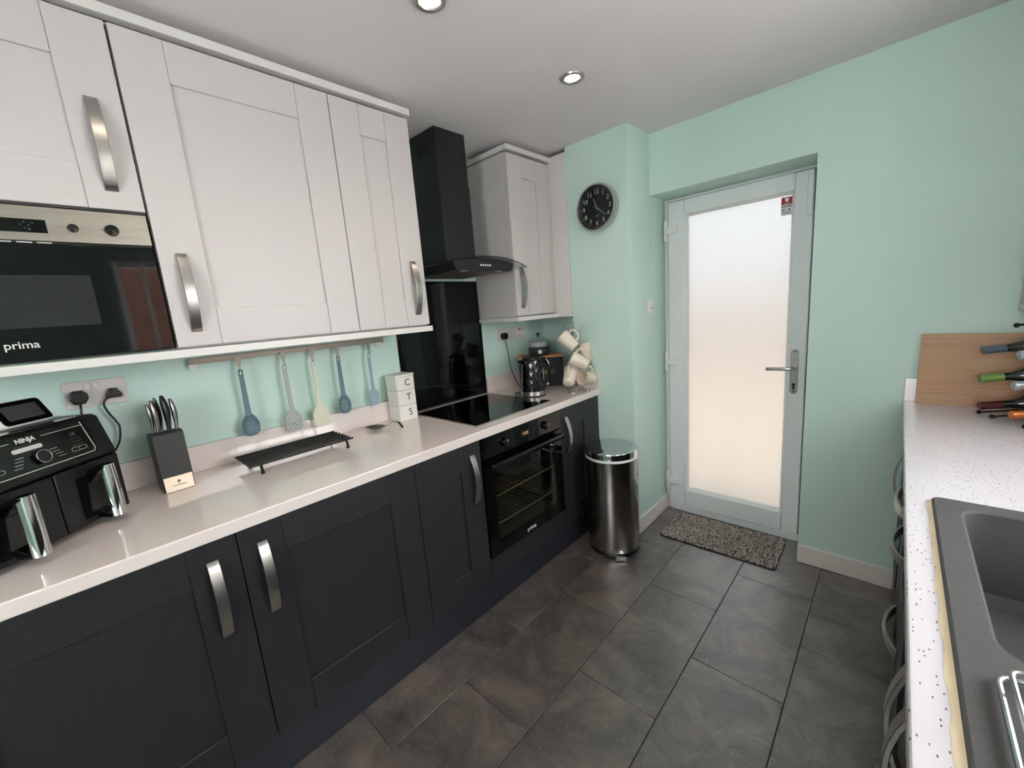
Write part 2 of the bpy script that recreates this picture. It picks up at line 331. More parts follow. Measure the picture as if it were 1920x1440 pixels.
MB().lathe([(.015, 0), (.015, .006), (.012, .009)], 16, frame((1, 0, 0), (0, 0, 1), (1.545, 2.353, 1.01))).build('rose', STEEL, pl)
flat('key_cylinder', [[(-.009, .012), (-.006, .018), (.006, .018), (.009, .012), (.005, 0), (.005, -.016), (-.005, -.016), (-.005, 0)]], .008, BLACKMT, pl, FNY((1.545, 2.353, .905)))
for z in (1.092, .878): MB().lathe([(.005, 0), (.004, .002)], 10, frame((1, 0, 0), (0, 0, 1), (1.545, 2.3525, z))).build('screw', BLACKMT, pl)
B('alarm_contact', UPVC, door, 1.567, 1.591, 2.346, 2.3605, 1.764, 1.972, bevel=.004)
stk = tag(B('sticker', mat('sticker_white', (214, 214, 214), .5), door, 1.452, 1.4995, 2.3885, 2.3898, 1.79, 1.878), 'red and white alarm warning sticker')
B('sticker_header', mat('sticker_red', (158, 40, 44), .5), stk, 1.452, 1.4995, 2.3878, 2.3886, 1.842, 1.878)
flat('shield', [[(-.008, .011), (.008, .011), (.008, .0), (0, -.010), (-.008, 0)]], .0004, WHITEMARK, stk, FNY((1.476, 2.3878, 1.862)))
text('lettering', 'ALARMED', .0105, MARK, stk, FNY((1.4757, 2.3882, 1.833)), .0002, .0004)
text('lettering', 'SECURITY', .0065, WHITEMARK, stk, FNY((1.4757, 2.3876, 1.847)), .0002)
flat('camera_symbol', [[(-.008, -.003), (.006, .002), (.009, .007), (-.006, .003)]], .0003, MARK, stk, FNY((1.463, 2.3883, 1.815)))
flat('round_symbol', [circ(0, 0, .0048)], .0003, MARK, stk, FNY((1.488, 2.3883, 1.816)))
for z in (1.806, 1.800): B('text_line', MARK, stk, 1.456, 1.495, 2.3883, 2.3886, z-.0009, z+.0009)

# window over the sink and what lies beyond it
win = thing('window_1', 'white framed window above the sink', 'window', (0, 0, 0), kind='structure')
MB().box(2.72, 2.78, WY0, WY1, WZ0, WZ0+.06).box(2.72, 2.78, WY0, WY1, WZ1-.06, WZ1).box(2.72, 2.78, WY0, WY0+.06, WZ0+.06, WZ1-.06).box(2.72, 2.78, WY1-.06, WY1, WZ0+.06, WZ1-.06).box(2.72, 2.78, .835, .895, WZ0+.06, WZ1-.06).build('window_frame', UPVC, win, .004)
for a, b in ((WY0+.06, .835), (.895, WY1-.06)): B('pane', CLEARGL, win, 2.748, 2.752, a, b, WZ0+.06, WZ1-.06)
B('window_sill', UPVC, win, 2.55, 2.72, WY0+.001, WY1-.001, WZ0, WZ0+.02, bevel=.005)
w2 = thing('fill_window', 'wide white framed window added behind the camera for fill daylight', 'window', (0, 0, 0), kind='structure')  # unseen window, added to let fill daylight in from behind
MB().box(VX0, VX1, YB-.08, YB-.02, VZ0, VZ0+.06).box(VX0, VX1, YB-.08, YB-.02, VZ1-.06, VZ1).box(VX0, VX0+.06, YB-.08, YB-.02, VZ0+.06, VZ1-.06).box(VX1-.06, VX1, YB-.08, YB-.02, VZ0+.06, VZ1-.06).build('window_frame', UPVC, w2, .004)
B('pane', CLEARGL2, w2, VX0+.06, VX1-.06, YB-.052, YB-.048, VZ0+.06, VZ1-.06)
bl = thing('vertical_blind', 'grey vertical slat blind hanging open at the sink window', 'blind', (2.64, .865, 1.96))
B('head_rail', WHITEPL, bl, -.02, .02, -.82, .82, -.005, .03, bevel=.004)
sm = MB().box(-.0405, .0405, -.0008, .0008, -.80, -.01).mesh('slat', SLATM)
for i in range(13):
    o = obj('slat', sm, bl); o.location = (0, -.80+.1333*i, 0); o.rotation_euler = (0, 0, math.radians(22))

# ------------------------------------------------------------------ outside
tag(B('garden_paving', PAVING, None, -6, 4.3, 2.5, 14, -.16, -.10), 'sandstone paving outside the back door', 'ground', kind='structure')
tag(B('side_passage', CONCRETE, None, 2.86, 12, YB-4, 2.5, -.16, -.101), 'paved side passage outside the window', 'ground', kind='structure')
tag(B('rear_patio', CONCRETE, None, -6, 2.86, YB-8, YB-.11, -.16, -.101), 'paved patio outside the added rear window', 'ground', kind='structure')
nb = tag(B('wall_neighbour', MORTAR, None, 4.31, 4.5, -.26, .90, -.1, 2.20), 'red brick wall of the house next door', 'wall', kind='structure')
brk = MB().box(-.012, .012, -.1075, .1075, -.0325, .0325).mesh('brick', BRICKM, .003, 1)
n = 0
for row in range(15):
    for c in range(5):
        o = obj('brick', brk, nb); o.location = (4.305, -.15+.225*c+(.1125 if row % 2 else 0), 1.04+.075*row)
fr = thing('neighbour_window', 'white window low in the brick wall next door', 'window', (4.28, .30, 1.02))
MB().box(-.012, .01, -.3, .3, .13, .17).box(-.012, .01, -.3, -.26, -.35, .13).box(-.012, .01, .26, .3, -.35, .13).box(-.012, .01, -.02, .02, -.35, .13).box(-.012, .01, -.3, .3, -.39, -.35).build('window_frame', UPVC, fr, .003)
for s in (-1, 1): B('pane', BLACKGLASS, fr, 0, .004, min(s*.02, s*.26), max(s*.02, s*.26), -.35, .13)
fe = thing('garden_fence', 'warm brown board fence across the garden', 'fence', (0, 8.5, -.1))
for i in range(40): B('fence_board', FENCEM, fe, -4+.2*i, -3.81+.2*i, -.01, .01, 0, 1.5)

# ------------------------------------------------------------------ ceiling lights
def downlight(x, y, label):
    t = thing('ceiling_downlight', label, 'light', (x, y, ZC), group='recessed ceiling spots')
    MB().lathe([(.030, -.001), (.033, -.006), (.040, -.0085), (.046, -.006), (.048, 0)], 32).build('trim_ring', STEEL, t)
    MB().lathe([(.0001, -.003), (.029, -.003), (.029, -.0005)], 24).build('lens', LAMP, t)
    ld = bpy.data.lights.new('lamp', 'SPOT'); ld.energy = SPOT_W; ld.color = (1, .86, .70); ld.spot_size = math.radians(136); ld.spot_blend = .9; ld.shadow_soft_size = .028
    l = bpy.data.objects.new('lamp', ld); COL.objects.link(l); l.parent = t; l.location = (0, 0, -.02)
downlight(.898, 1.359, 'small round steel ceiling spotlight nearest the cooker hood')
downlight(.866, .677, 'small round steel ceiling spotlight cut by the top of the picture')
downlight(.87, -.005, 'small round steel ceiling spotlight above the microwave')
downlight(.87, -.70, 'small round steel ceiling spotlight behind the camera')

# ------------------------------------------------------------------ kitchen cabinets
def bow_mesh(Lh=.236, wd=.028, bulge=.030, th=.006):
    """Bow handle along local z, standing off towards +x."""
    m = MB(); n = 16; vs = []
    for i in range(n+1):
        t = i/n; z = (t-.5)*Lh; d = bulge*math.sin(PI*t)**.8 if 0 < t < 1 else 0; e = max(0, d-th) if 0 < i < n else 0
        vs += [(e, -wd/2, z), (e, wd/2, z), (d+.002, wd/2, z), (d+.002, -wd/2, z)]
    fs = []
    for i in range(n):
        a, b = i*4, i*4+4
        for j in range(4): fs.append((a+j, a+(j+1) % 4, b+(j+1) % 4, b+j))
    fs += [(3, 2, 1, 0), (n*4, n*4+1, n*4+2, n*4+3)]
    return m.add(vs, fs).mesh('handle', STEEL, .001, 1, soft=True)
BOW = bow_mesh()
def shaker(parent, y0, y1, z0, z1, xf, m, mr, sgn=1, st=.115, name='door', th=.02):
    """Framed door with a sunk panel; front face at x = xf, looking towards sgn*x."""
    g = .0015; y0 += g; y1 -= g
    def bx(a, b): return (min(xf-sgn*a, xf-sgn*b), max(xf-sgn*a, xf-sgn*b))
    st = min(st, (y1-y0)*.34); rl = min(st, (z1-z0)*.32)
    d = B(name, m, parent, *bx(.009, th), y0+.01, y1-.01, z0+.01, z1-.01)
    B('stile', m, d, *bx(0, th), y0, y0+st-.0004, z0, z1, bevel=.0014)
    B('stile', m, d, *bx(0, th), y1-st+.0004, y1, z0, z1, bevel=.0014)
    B('rail', mr, d, *bx(0.0003, th), y0+st, y1-st, z1-rl, z1, bevel=.002)
    B('rail', mr, d, *bx(0.0003, th), y0+st, y1-st, z0, z0+rl, bevel=.0026)
    return d
def handle(d, x, y, z, sgn=1, horiz=False):
    o = obj('handle', BOW, d); o.location = (x, y, z)
    o.rotation_euler = (PI/2 if horiz else 0, 0, PI if sgn < 0 else 0)
    o['label'] = 'brushed steel bow handle'; return o
XD, ZT0, ZT1 = .600, .165, .863
def base_unit(y0, y1, hy, label, body=True):
    t = thing('base_cabinet', label, 'cabinet', (0, 0, 0), group='charcoal base cabinets on the left')
    B('body', CARC, t, .03, XD-.022, y0+.001, y1-.001, .15, .866)
    d = shaker(t, y0, y1, ZT0, ZT1, XD, DARKWOOD, DARKRAIL); handle(d, XD, hy, .690)
    return t
base_unit(-.60, 0, -.064, 'wide charcoal base cabinet below the air fryer')
base_unit(0, .594, .058, 'wide charcoal base cabinet below the knife block and black trivet')
base_unit(.594, .936, .884, 'narrow charcoal base cabinet left of the oven')
td = base_unit(1.534, 1.885, 1.590, 'narrow charcoal base cabinet right of the oven')
B('filler', DARKWOOD, td, .30, XD, 1.8855, YP-.002, .153, .866)
t = thing('oven_housing', 'charcoal housing panel beneath the built-in oven', 'cabinet')
B('base_panel', DARKRAIL, t, XD-.02, XD, .9375, 1.5325, ZT0, .271, bevel=.0012)
MB().box(.03, XD-.022, .937, .953, .15, .866).box(.03, XD-.022, 1.517, 1.533, .15, .866).box(.03, XD-.022, .953, 1.517, .15, .166).build('body', CARC, t)
tag(B('plinth', PLINTHM, None, .555, .572, -1.2, YP-.002, 0, .152), 'dark kick board under the left base cabinets', 'plinth')

# worktop with upstand
wt = thing('worktop', 'long white quartz worktop carrying the hob and air fryer', 'worktop', (0, 0, 0))
ZU = .868
poly = [(0.0, -1.2), (.617, -1.2), (.617, YP-.001), (XP0-.001, YP-.001), (XP0-.001, YE-.001), (0.0, YE-.001)]
MB().prism(poly, ZU, ZW, 'z').build('slab', QUARTZ, wt, .004, 3)
def upstand(m, label, *b): return tag(B('upstand', m, None, *b, bevel=.0015), label, 'upstand')
upstand(QUARTZ, 'long white quartz upstand behind the trivet and canisters', .0005, .020, -1.2, .9455, ZW, 1.006)
upstand(QUARTZ, 'white quartz upstand behind the kettle and bread bin', .0005, .020, 1.5575, YE-.001, ZW, 1.006)
upstand(QUARTZ, 'short white quartz upstand on the pier behind the mug tree', XP0, .617, YP-.020, YP-.0005, ZW, 1.006)
tag(B('splashback', BLACKGLASS, None, .0005, .0065, .947, 1.556, ZW+.0005, 1.614, bevel=.001), 'glossy black glass splashback behind the hob', 'splashback')

hob = thing('hob', 'black glass electric hob set into the worktop', 'hob', (0, 0, ZW))
HX0, HX1, HY0, HY1 = .066, .552, .968, 1.531
B('glass', BLACKGLASS, hob, HX0+.003, HX1-.003, HY0+.003, HY1-.003, .0005, .0055, bevel=.001)
MB().box(HX0, HX0+.003, HY0, HY1, .0003, .0055).box(HX1-.003, HX1, HY0, HY1, .0003, .0055).box(HX0+.003, HX1-.003, HY0, HY0+.003, .0003, .0055).box(HX0+.003, HX1-.003, HY1-.003, HY1, .0003, .0055).build('edge_trim', STEEL, hob)

# oven
ov = thing('oven', 'black built-in electric oven under the hob', 'oven', (0, 0, 0))
OY0, OY1 = .941, 1.529
B('control_panel', BLACKGLASS, ov, .58, .604, OY0, OY1, .763, .866, bevel=.0015)
for y in (1.09, 1.40):
    k = MB().lathe([(.021, 0), (.0205, .016), (.018, .021), (.0001, .0215)], 28, frame((0, 1, 0), (0, 0, 1), (.604, y, .81))).build('knob', BLACKGL, ov)
    B('pointer', PALEMARK, k, .6255, .6262, y-.0008, y+.0008, .814, .826)
dsp = B('display', mat('oven_display', (16, 26, 24), .2), ov, .604, .6046, 1.205, 1.275, .795, .83)
text('digits', '11:21', .020, emission('amber_digits', (255, 196, 130), 1.0), dsp, FX((.6048, 1.24, .8125)), .0002)
dr = MB().box(.585, .606, OY0, OY1, .275, .330).box(.585, .606, OY0, OY1, .655, .757).box(.585, .606, OY0, 1.005, .33, .655).box(.585, .606, 1.465, OY1, .33, .655).build('oven_door', BLACKGLASS, ov)
B('window', SMOKE, dr, .600, .604, 1.005, 1.465, .33, .655)
hb = MB().prism([(.632, .713), (.642, .716), (.648, .730), (.644, .742), (.634, .742)], OY0+.022, OY1-.022, 'y').build('oven_handle', BLACKGL, dr, .0015)
for y in (OY0+.035, OY1-.035): B('bracket', BLACKGL, hb, .604, .637, y-.012, y+.012, .718, .738, bevel=.002)
text('lettering', 'prima', .030, WHITEMARK, dr, FX((.6062, 1.235, .302)), .0003, .0004)
MB().box(.10, .11, .98, 1.49, .32, .70).box(.11, .583, .98, .99, .32, .70).box(.11, .583, 1.48, 1.49, .32, .70).box(.11, .583, .99, 1.48, .32, .33).box(.11, .583, .99, 1.48, .69, .70).build('cavity', mat('oven_enamel', (92, 88, 80), .35), ov)
rackm = mat('oven_rack_wire', (220, 208, 160), .35, .4)
for z in (.545, .40):
    rk = MB()
    for x in (.14, .30, .57): rk.tube([(x, .991, z), (x, 1.479, z)], .004, 6)
    for i in range(13): rk.tube([(.13, 1.02+.035*i, z), (.572, 1.02+.035*i, z)], .0016, 5)
    rk.build('shelf_rack', rackm, ov)

# wall cabinets
XW, WB, WT = .330, 1.387, 2.262
def wall_unit(y0, y1, z0, hy, hz, label, xf=XW, sgn=1, back=.0):
    t = thing('wall_cabinet', label, 'cabinet', group='white wall cabinets')
    B('body', WHITEWOOD, t, .0, XW-.021, y0+.0005, y1-.0005, z0-.004 if z0 < 1.5 else z0, WT+.004)
    d = shaker(t, y0, y1, z0, WT, XW, WHITEWOOD, WHITEWOOD); handle(d, XW, hy, hz); return t
wall_unit(-.60, -.003, 1.777, -.065, 1.943, 'white wall cabinet above the built-in microwave')
wall_unit(0, .590, WB, .056, 1.548, 'large white wall cabinet right of the microwave')
wall_unit(.590, .936, WB, .878, 1.551, 'narrow white wall cabinet left of the black cooker hood')
t4 = wall_unit(1.548, 1.906, WB, 1.604, 1.545, 'white wall cabinet right of the black cooker hood')
B('filler', WHITEWOOD, t4, .18, XW-.012, 1.9065, YP-.002, WB-.004, WT+.004)
tag(B('filler_panel', WHITETRIM, None, .309, XP0-.0005, YP-.001, YP+.017, 1.355, 2.306), 'plain white panel closing the gap beside the clock pier', 'panel')
def trim_run(name, lab, cat, y0, y1, z0, z1, ret0, ret1, xo):
    mb = MB().box(XW-.020, XW+xo, y0, y1, z0, z1)
    if ret0: mb.box(.0, XW-.0201, y0, y0+.02, z0, z1)
    if ret1: mb.box(.0, XW-.0201, y1-.02, y1, z0, z1)
    return tag(mb.build(name, WHITETRIM, None, .0015), lab, cat)
trim_run('cornice', 'long white cornice along the tops of the left wall cabinets', 'cornice', -.61, .944, 2.2745, 2.301, 0, 1, .010)
trim_run('cornice', 'short white cornice on the wall cabinet right of the hood', 'cornice', 1.543, YP-.002, 2.2745, 2.301, 1, 0, .010)
trim_run('pelmet', 'long white light rail under the microwave and wall cabinets', 'pelmet', -.61, .944, 1.355, 1.3795, 0, 1, .008)
trim_run('pelmet', 'short white light rail under the cabinet right of the hood', 'pelmet', 1.543, YP-.002, 1.355, 1.3795, 1, 0, .008)
for (y0, y1, lab) in ((-.60, .935, 'white board across the tops of the left wall cabinets'), ):
    tag(B('top_board', CARC, None, .0, XW-.03, y0, y1, WT+.0045, 2.274), lab, 'board')

# built-in microwave
mw = thing('microwave', 'built-in steel and black glass microwave', 'microwave')
MY0, MY1 = -.598, -.006
B('body', BLACKMT, mw, .02, .302, MY0+.004, MY1-.004, 1.384, 1.772)
B('control_panel', STEELH, mw, .302, XW, MY0, MY1, 1.684, 1.768, bevel=.0015)
md = B('microwave_door', BLACKGLASS, mw, .302, XW, MY0, MY1, 1.389, 1.679, bevel=.0015)
B('inner_window', mat('microwave_mesh_window', (40, 40, 40), .12, nscale=300), md, XW, XW+.0006, -.52, -.15, 1.47, 1.60)
text('lettering', 'prima', .026, PALEMARK, md, FX((XW+.0006, -.302, 1.428)), .0002, .0003)
ds = B('display', BLACKGLASS, mw, XW, XW+.001, -.36, -.206, 1.704, 1.736)
for i, (a, b) in enumerate(((-.25, 1.722), (-.243, 1.728), (-.236, 1.722), (-.229, 1.727), (-.243, 1.715), (-.236, 1.712))):
    B('key_symbol', MARK, ds, XW+.001, XW+.0013, a-.002, a+.002, b-.001, b+.001)
for y, r in ((-.159, .0092), (-.085, .0137)):
    k = MB().lathe([(r+.0015, 0), (r+.001, .003), (r, .004), (r*.96, .012), (.0001, .013)], 26, frame((0, 1, 0), (0, 0, 1), (XW, y, 1.7205))).build('knob', BLACKGL, mw)
    B('symbol', MARK, mw, XW, XW+.0004, y-.026, y-.018, 1.7198, 1.7208)
MB().box(.300, .318, MY0, MY1, 1.679, 1.684).build('vent_gap', BLACKMT, mw)
for i in range(6): B('vent_slot', WHITEPL, mw, .318, .322, -.40+.034*i, -.374+.034*i, 1.6802, 1.6830)

# cooker hood
hd = thing('cooker_hood', 'black chimney cooker hood with curved glass canopy', 'cooker hood', (0, 1.255, 0))
ch = MB().box(.0005, .229, -.100, .100, 1.69, 2.075).build('chimney', BLACKMT, hd, .0015)
B('upper_chimney', BLACKMT, hd, .0005, .226, -.097, .097, 2.075, ZC-.001, bevel=.0015)
for i in range(8): B('vent_slot', BLACKGAP, ch, .075+.012*i, .080+.012*i, -.0982, -.0968, 2.225, 2.275)
def arch(y): return 1.689-.040*(y/.3)**2
ys = [-.3+.6*i/28 for i in range(29)]
def xfront(y): return .452-.035*(y/.3)**2
g = MB(); vs = []; fs = []
for i, y in enumerate(ys):
    vs += [(.004, y, arch(y)-.0025), (xfront(y), y, arch(y)-.0025), (xfront(y), y, arch(y)+.0025), (.004, y, arch(y)+.0025)]
for i in range(28):
    a, b = 4*i, 4*i+4
    for j in range(4): fs.append((a+j, a+(j+1) % 4, b+(j+1) % 4, b+j))
fs += [(3, 2, 1, 0), (112, 113, 114, 115)]
tag(g.add(vs, fs).build('canopy', CANOPY, hd), 'tinted curved glass canopy')
edge = MB().tube([(xfront(y)+.0005, y, arch(y)) for y in ys], .0022, 6).build('canopy_edge', BLACKGL, hd)
yb = [-.205+.41*i/16 for i in range(17)]
pb = [(-.190, 1.627)]+[(y, arch(y)-.0035) for y in yb]+[(.190, 1.627)]
body = MB().prism(pb, .004, .405, 'x').build('hood_body', BLACKMT, hd, .001)
B('grease_filter', mat('filter_mesh', (120, 112, 100), .4, .6, nscale=200, bump=.4, bscale=300), body, .06, .35, -.17, .17, 1.6255, 1.627)
for y in (-.12, .12): MB().lathe([(.02, 0), (.02, .002), (.0001, .002)], 20, Matrix.Translation((.375, y, 1.6248))).build('hood_lamp', PALEMARK, body)
for i in range(5): MB().lathe([(.0048, 0), (.0046, .0025), (.0001, .003)], 12, frame((0, 1, 0), (0, 0, 1), (.405, -.032+.016*i, 1.652))).build('button', WHITEMARK, body)
for i in range(5): B('button_symbol', MARK, body, .405, .4054, -.034+.016*i, -.030+.016*i, 1.664, 1.667)

# ------------------------------------------------------------------ right-hand run
XF = 1.985
def base_right(y0, y1, label, doors):
    t = thing('base_cabinet', label, 'cabinet', group='charcoal base cabinets on the right')
    mb = MB().box(XF+.021, XR-.003, y0+.001, y0+.017, .15, .866).box(XF+.021, XR-.003, y1-.017, y1-.001, .15, .866).box(XF+.021, XR-.003, y0+.017, y1-.017, .15, .166)
    mb.build('body', CARC, t)
    for (a, b, z0, z1, hy, hz, hor, nm) in doors:
        d = shaker(t, a, b, z0, z1, XF, DARKWOOD, DARKRAIL, -1, name=nm, st=.09 if hor else .115); handle(d, XF, hy, hz, -1, hor)
base_right(-.60, .08, 'charcoal base cabinet nearest the camera on the right', [(-.60, .08, ZT0, ZT1, .03, .69, False, 'door')])
base_right(.08, 1.072, 'charcoal sink cabinet with a pair of doors', [(.08, .575, ZT0, ZT1, .528, .69, False, 'door'), (.575, 1.072, ZT0, ZT1, .622, .69, False, 'door')])
base_right(1.072, 1.545, 'charcoal cabinet of three drawers right of the floor', [(1.072, 1.545, .735, ZT1, 1.29, .808, True, 'drawer'), (1.072, 1.545, .45, .733, 1.29, .675, True, 'drawer'), (1.072, 1.545, ZT0, .448, 1.29, .40, True, 'drawer')])
base_right(1.545, 2.17, 'charcoal base cabinet beside the end wall', [(1.545, 1.845, ZT0, ZT1, 1.79, .69, False, 'door')])
B('filler', DARKWOOD, [o for o in COL.objects if o.get('label') == 'charcoal base cabinet beside the end wall'][0], XF, XF+.02, 1.8455, 2.17, ZT0, ZT1, bevel=.001)
tag(B('plinth', PLINTHM, None, 2.03, 2.046, -.6, YE-.016, 0, .152), 'dark kick board under the right base cabinets', 'plinth')
wr = thing('worktop', 'white speckled worktop holding the grey sink', 'worktop')
SX0, SX1, SY0, SY1 = 2.0115, 2.51, .115, 1.09
hx0, hx1, hy0, hy1 = SX0+.02, SX1-.02, SY0+.02, SY1-.02
xs = [1.967, hx0, hx1, XR-.001]; yy = [-.6, hy0, hy1, YE-.001]
bm = bmesh.new(); gv = {}
for k, z in enumerate((ZU, ZW)):
    for i, x in enumerate(xs):
        for j, y in enumerate(yy): gv[i, j, k] = bm.verts.new((x, y, z))
for i in range(3):
    for j in range(3):
        if (i, j) == (1, 1): continue
        for k in (0, 1): bm.faces.new([gv[i, j, k], gv[i+1, j, k], gv[i+1, j+1, k], gv[i, j+1, k]])
for i in range(3):
    for j in (0, 3): bm.faces.new([gv[i, j, 0], gv[i+1, j, 0], gv[i+1, j, 1], gv[i, j, 1]])
    for q in (0, 3): bm.faces.new([gv[q, i, 0], gv[q, i+1, 0], gv[q, i+1, 1], gv[q, i, 1]])
for q in (1, 2):
    bm.faces.new([gv[q, 1, 0], gv[q, 2, 0], gv[q, 2, 1], gv[q, 1, 1]]); bm.faces.new([gv[1, q, 0], gv[2, q, 0], gv[2, q, 1], gv[1, q, 1]])
bmesh.ops.recalc_face_normals(bm, faces=bm.faces)
es = [e for e in bm.edges if all(abs(v.co.x-1.967) < 1e-6 for v in e.verts) and abs(e.verts[0].co.z-e.verts[1].co.z) < 1e-6]
bmesh.ops.bevel(bm, geom=es, offset=.005, segments=3, profile=.5, affect='EDGES')
me = bpy.data.meshes.new('slab'); bm.to_mesh(me); bm.free(); me.materials.append(QUARTZ2)
me.polygons.foreach_set('use_smooth', [True]*len(me.polygons)); me.set_sharp_from_angle(angle=.4); obj('slab', me, wr)
upstand(QUARTZ, 'white speckled upstand behind the chopping board', 1.968, XR-.001, YE-.020, YE-.0005, ZW, 1.006)
upstand(QUARTZ, 'white speckled upstand along the wall behind the sink', XR-.020, XR-.0005, -.6, YE-.021, ZW, 1.006)

# sink
sk = thing('sink', 'grey composite sink with one deep bowl and drainer', 'sink', (0, 0, ZW))
def rr(x0, x1, y0, y1, r, z, n=6):
    return [(p[0], p[1], z) for p in rrect(x1-x0, y1-y0, r, n, (x0+x1)/2, (y0+y1)/2)]
BX0, BX1, BY0, BY1 = 2.0525, 2.40, .548, 1.050
H = .011
def loft(loops, cap=False):
    m = MB(); k = len(loops[0]); vs = [p for l in loops for p in l]; fs = []
    for i in range(len(loops)-1):
        for j in range(k): fs.append((i*k+j, i*k+(j+1) % k, (i+1)*k+(j+1) % k, (i+1)*k+j))
    if cap: fs.append(tuple((len(loops)-1)*k+j for j in range(k)))
    return m.add(vs, fs)
deck = bmesh.new()
outer = [deck.verts.new(p) for p in rr(SX0+.004, SX1-.004, SY0+.004, SY1-.004, .012, H)]
inner = [deck.verts.new(p) for p in rr(BX0, BX1, BY0, BY1, .045, H)]
ed = [deck.edges.new((l[i], l[(i+1) % len(l)])) for l in (outer, inner) for i in range(len(l))]
bmesh.ops.triangle_fill(deck, edges=ed, use_beauty=True)
me = bpy.data.meshes.new('deck'); deck.to_mesh(me); deck.free(); me.materials.append(SINKM)
dk = obj('deck', me, sk)
loft([rr(SX0+.004, SX1-.004, SY0+.004, SY1-.004, .012, H), rr(SX0+.001, SX1-.001, SY0+.001, SY1-.001, .014, H-.002), rr(SX0, SX1, SY0, SY1, .015, H-.005), rr(SX0, SX1, SY0, SY1, .015, .0005)]).build('rim', SINKM, sk)
loft([rr(BX0, BX1, BY0, BY1, .045, H), rr(BX0+.004, BX1-.004, BY0+.004, BY1-.004, .043, H-.004), rr(BX0+.012, BX1-.012, BY0+.012, BY1-.012, .045, -.17), rr(BX0+.03, BX1-.03, BY0+.03, BY1-.03, .04, -.195)], True).build('bowl', SINKM, sk)
MB().lathe([(.045, 0), (.043, .003), (.030, .002), (.0001, .001)], 28, Matrix.Translation((2.23, .80, -.1945))).build('waste', CHROME, sk)
for i in range(7): B('drainer_rib', SINKM, sk, 2.12+.05*i, 2.13+.05*i, .15, .49, H-.001, H+.0025, bevel=.001)
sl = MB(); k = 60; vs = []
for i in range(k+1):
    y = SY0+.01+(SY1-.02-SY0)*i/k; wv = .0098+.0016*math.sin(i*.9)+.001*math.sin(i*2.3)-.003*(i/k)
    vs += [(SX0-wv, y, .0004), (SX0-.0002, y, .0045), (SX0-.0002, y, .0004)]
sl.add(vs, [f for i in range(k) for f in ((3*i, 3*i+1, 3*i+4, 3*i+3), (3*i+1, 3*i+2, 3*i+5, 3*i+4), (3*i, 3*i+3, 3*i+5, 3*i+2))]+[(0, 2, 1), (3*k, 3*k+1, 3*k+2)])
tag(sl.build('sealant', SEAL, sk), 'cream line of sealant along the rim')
dr = thing('dish_rack', 'chrome wire rack lying on the sink drainer', 'rack', (2.044, .503, ZW+H+.004))
MB().tube([(p[0], p[1], .004) for p in rrect(.30, .34, .02, 5, .152, -.172)], .0032, 8, True).build('rim_wire', CHROME, dr)
MB().tube([(p[0], p[1], .022) for p in rrect(.284, .324, .016, 5, .152, -.172)], .0028, 8, True).build('rim_wire', CHROME, dr)
for i in range(9): MB().tube([(.03+.03*i, -.006, .024), (.03+.03*i, -.012, .004), (.03+.03*i, -.332, .004), (.03+.03*i, -.338, .024)], .0015, 6).build('cross_wire', CHROME, dr)

# right wall cabinet (only its far edge shows)
t = thing('wall_cabinet', 'white wall cabinet on the right edge above the wine bottles', 'cabinet')
B('body', WHITEWOOD, t, 2.273, XR-.001, 1.76, YE-.002, 1.305, 2.262)
d = shaker(t, 1.76, YE-.002, 1.305, 2.262, 2.252, WHITEWOOD, WHITEWOOD, -1); handle(d, 2.252, 1.82, 1.47, -1)
tag(B('pelmet', WHITETRIM, None, 2.248, 2.30, 1.76, YE-.002, 1.279, 1.302, bevel=.0015), 'white light rail under the right wall cabinet', 'pelmet')

# ------------------------------------------------------------------ clock on the pier
ck = thing('wall_clock', 'round black wall clock with a steel rim on the pier', 'clock', (.655, YP-.0005, 1.949))
CF = frame((1, 0, 0), (0, 0, 1), (0, 0, 0))
MB().lathe([(.118, 0), (.127, .004), (.1275, .030), (.122, .040), (.115, .0405), (.1135, .034), (.1125, .022), (.1125, .0)], 64, CF).build('rim', mat('satin_clock_steel', (206, 203, 200), .24, 1.), ck)
face = MB().lathe([(.113, .016), (.113, .0205), (.0001, .0205)], 48, CF).build('face', BLACKMT, ck)
def cp(a, r, z): return Vector((r*math.sin(a), -z, r*math.cos(a)))
for h in range(1, 13):
    a = 2*PI*h/12; p = cp(a, .083, .0208)
    text('numeral', str(h), .033, WHITEMARK, face, frame((1, 0, 0), (0, 0, 1), p), .0003, .0004)
for k in range(60):
    a = 2*PI*k/60; big = k % 5 == 0; w_ = .0016 if big else .0007; l_ = .006 if big else .004
    M4 = frame((math.cos(a), 0, -math.sin(a)), (math.sin(a), 0, math.cos(a)), cp(a, .104, .0206))
    MB().box(-w_, w_, -l_/2, l_/2, 0, .0004, M4).build('minute_mark', WHITEMARK, face)
def hand(name, ang, l_, back, w_, z, m):
    a = math.radians(ang); M4 = frame((math.cos(a), 0, -math.sin(a)), (math.sin(a), 0, math.cos(a)), (0, -z, 0))
    MB().prism([(-w_, -back), (w_, -back), (w_*.7, l_), (-w_*.7, l_)], 0, .001, 'z', M4).build(name, m, ck)
GREYH = mat('grey_hand', (168, 168, 166), .4)
hand('hour_hand', 341, .052, .010, .0032, .0225, GREYH); hand('minute_hand', 130, .076, .012, .0026, .0240, GREYH); hand('second_hand', 112, .070, .025, .0008, .0255, mat('dark_hand', (92, 92, 92), .4))
B('maker_mark', PALEMARK, face, -.012, .012, -.0209, -.0206, -.046, -.043)
tag(MB().lathe([(.1135, .036), (.06, .0372), (.0001, .0374)], 40, CF).build('clock_glass', CLEARGL, ck), 'clear clock glass')

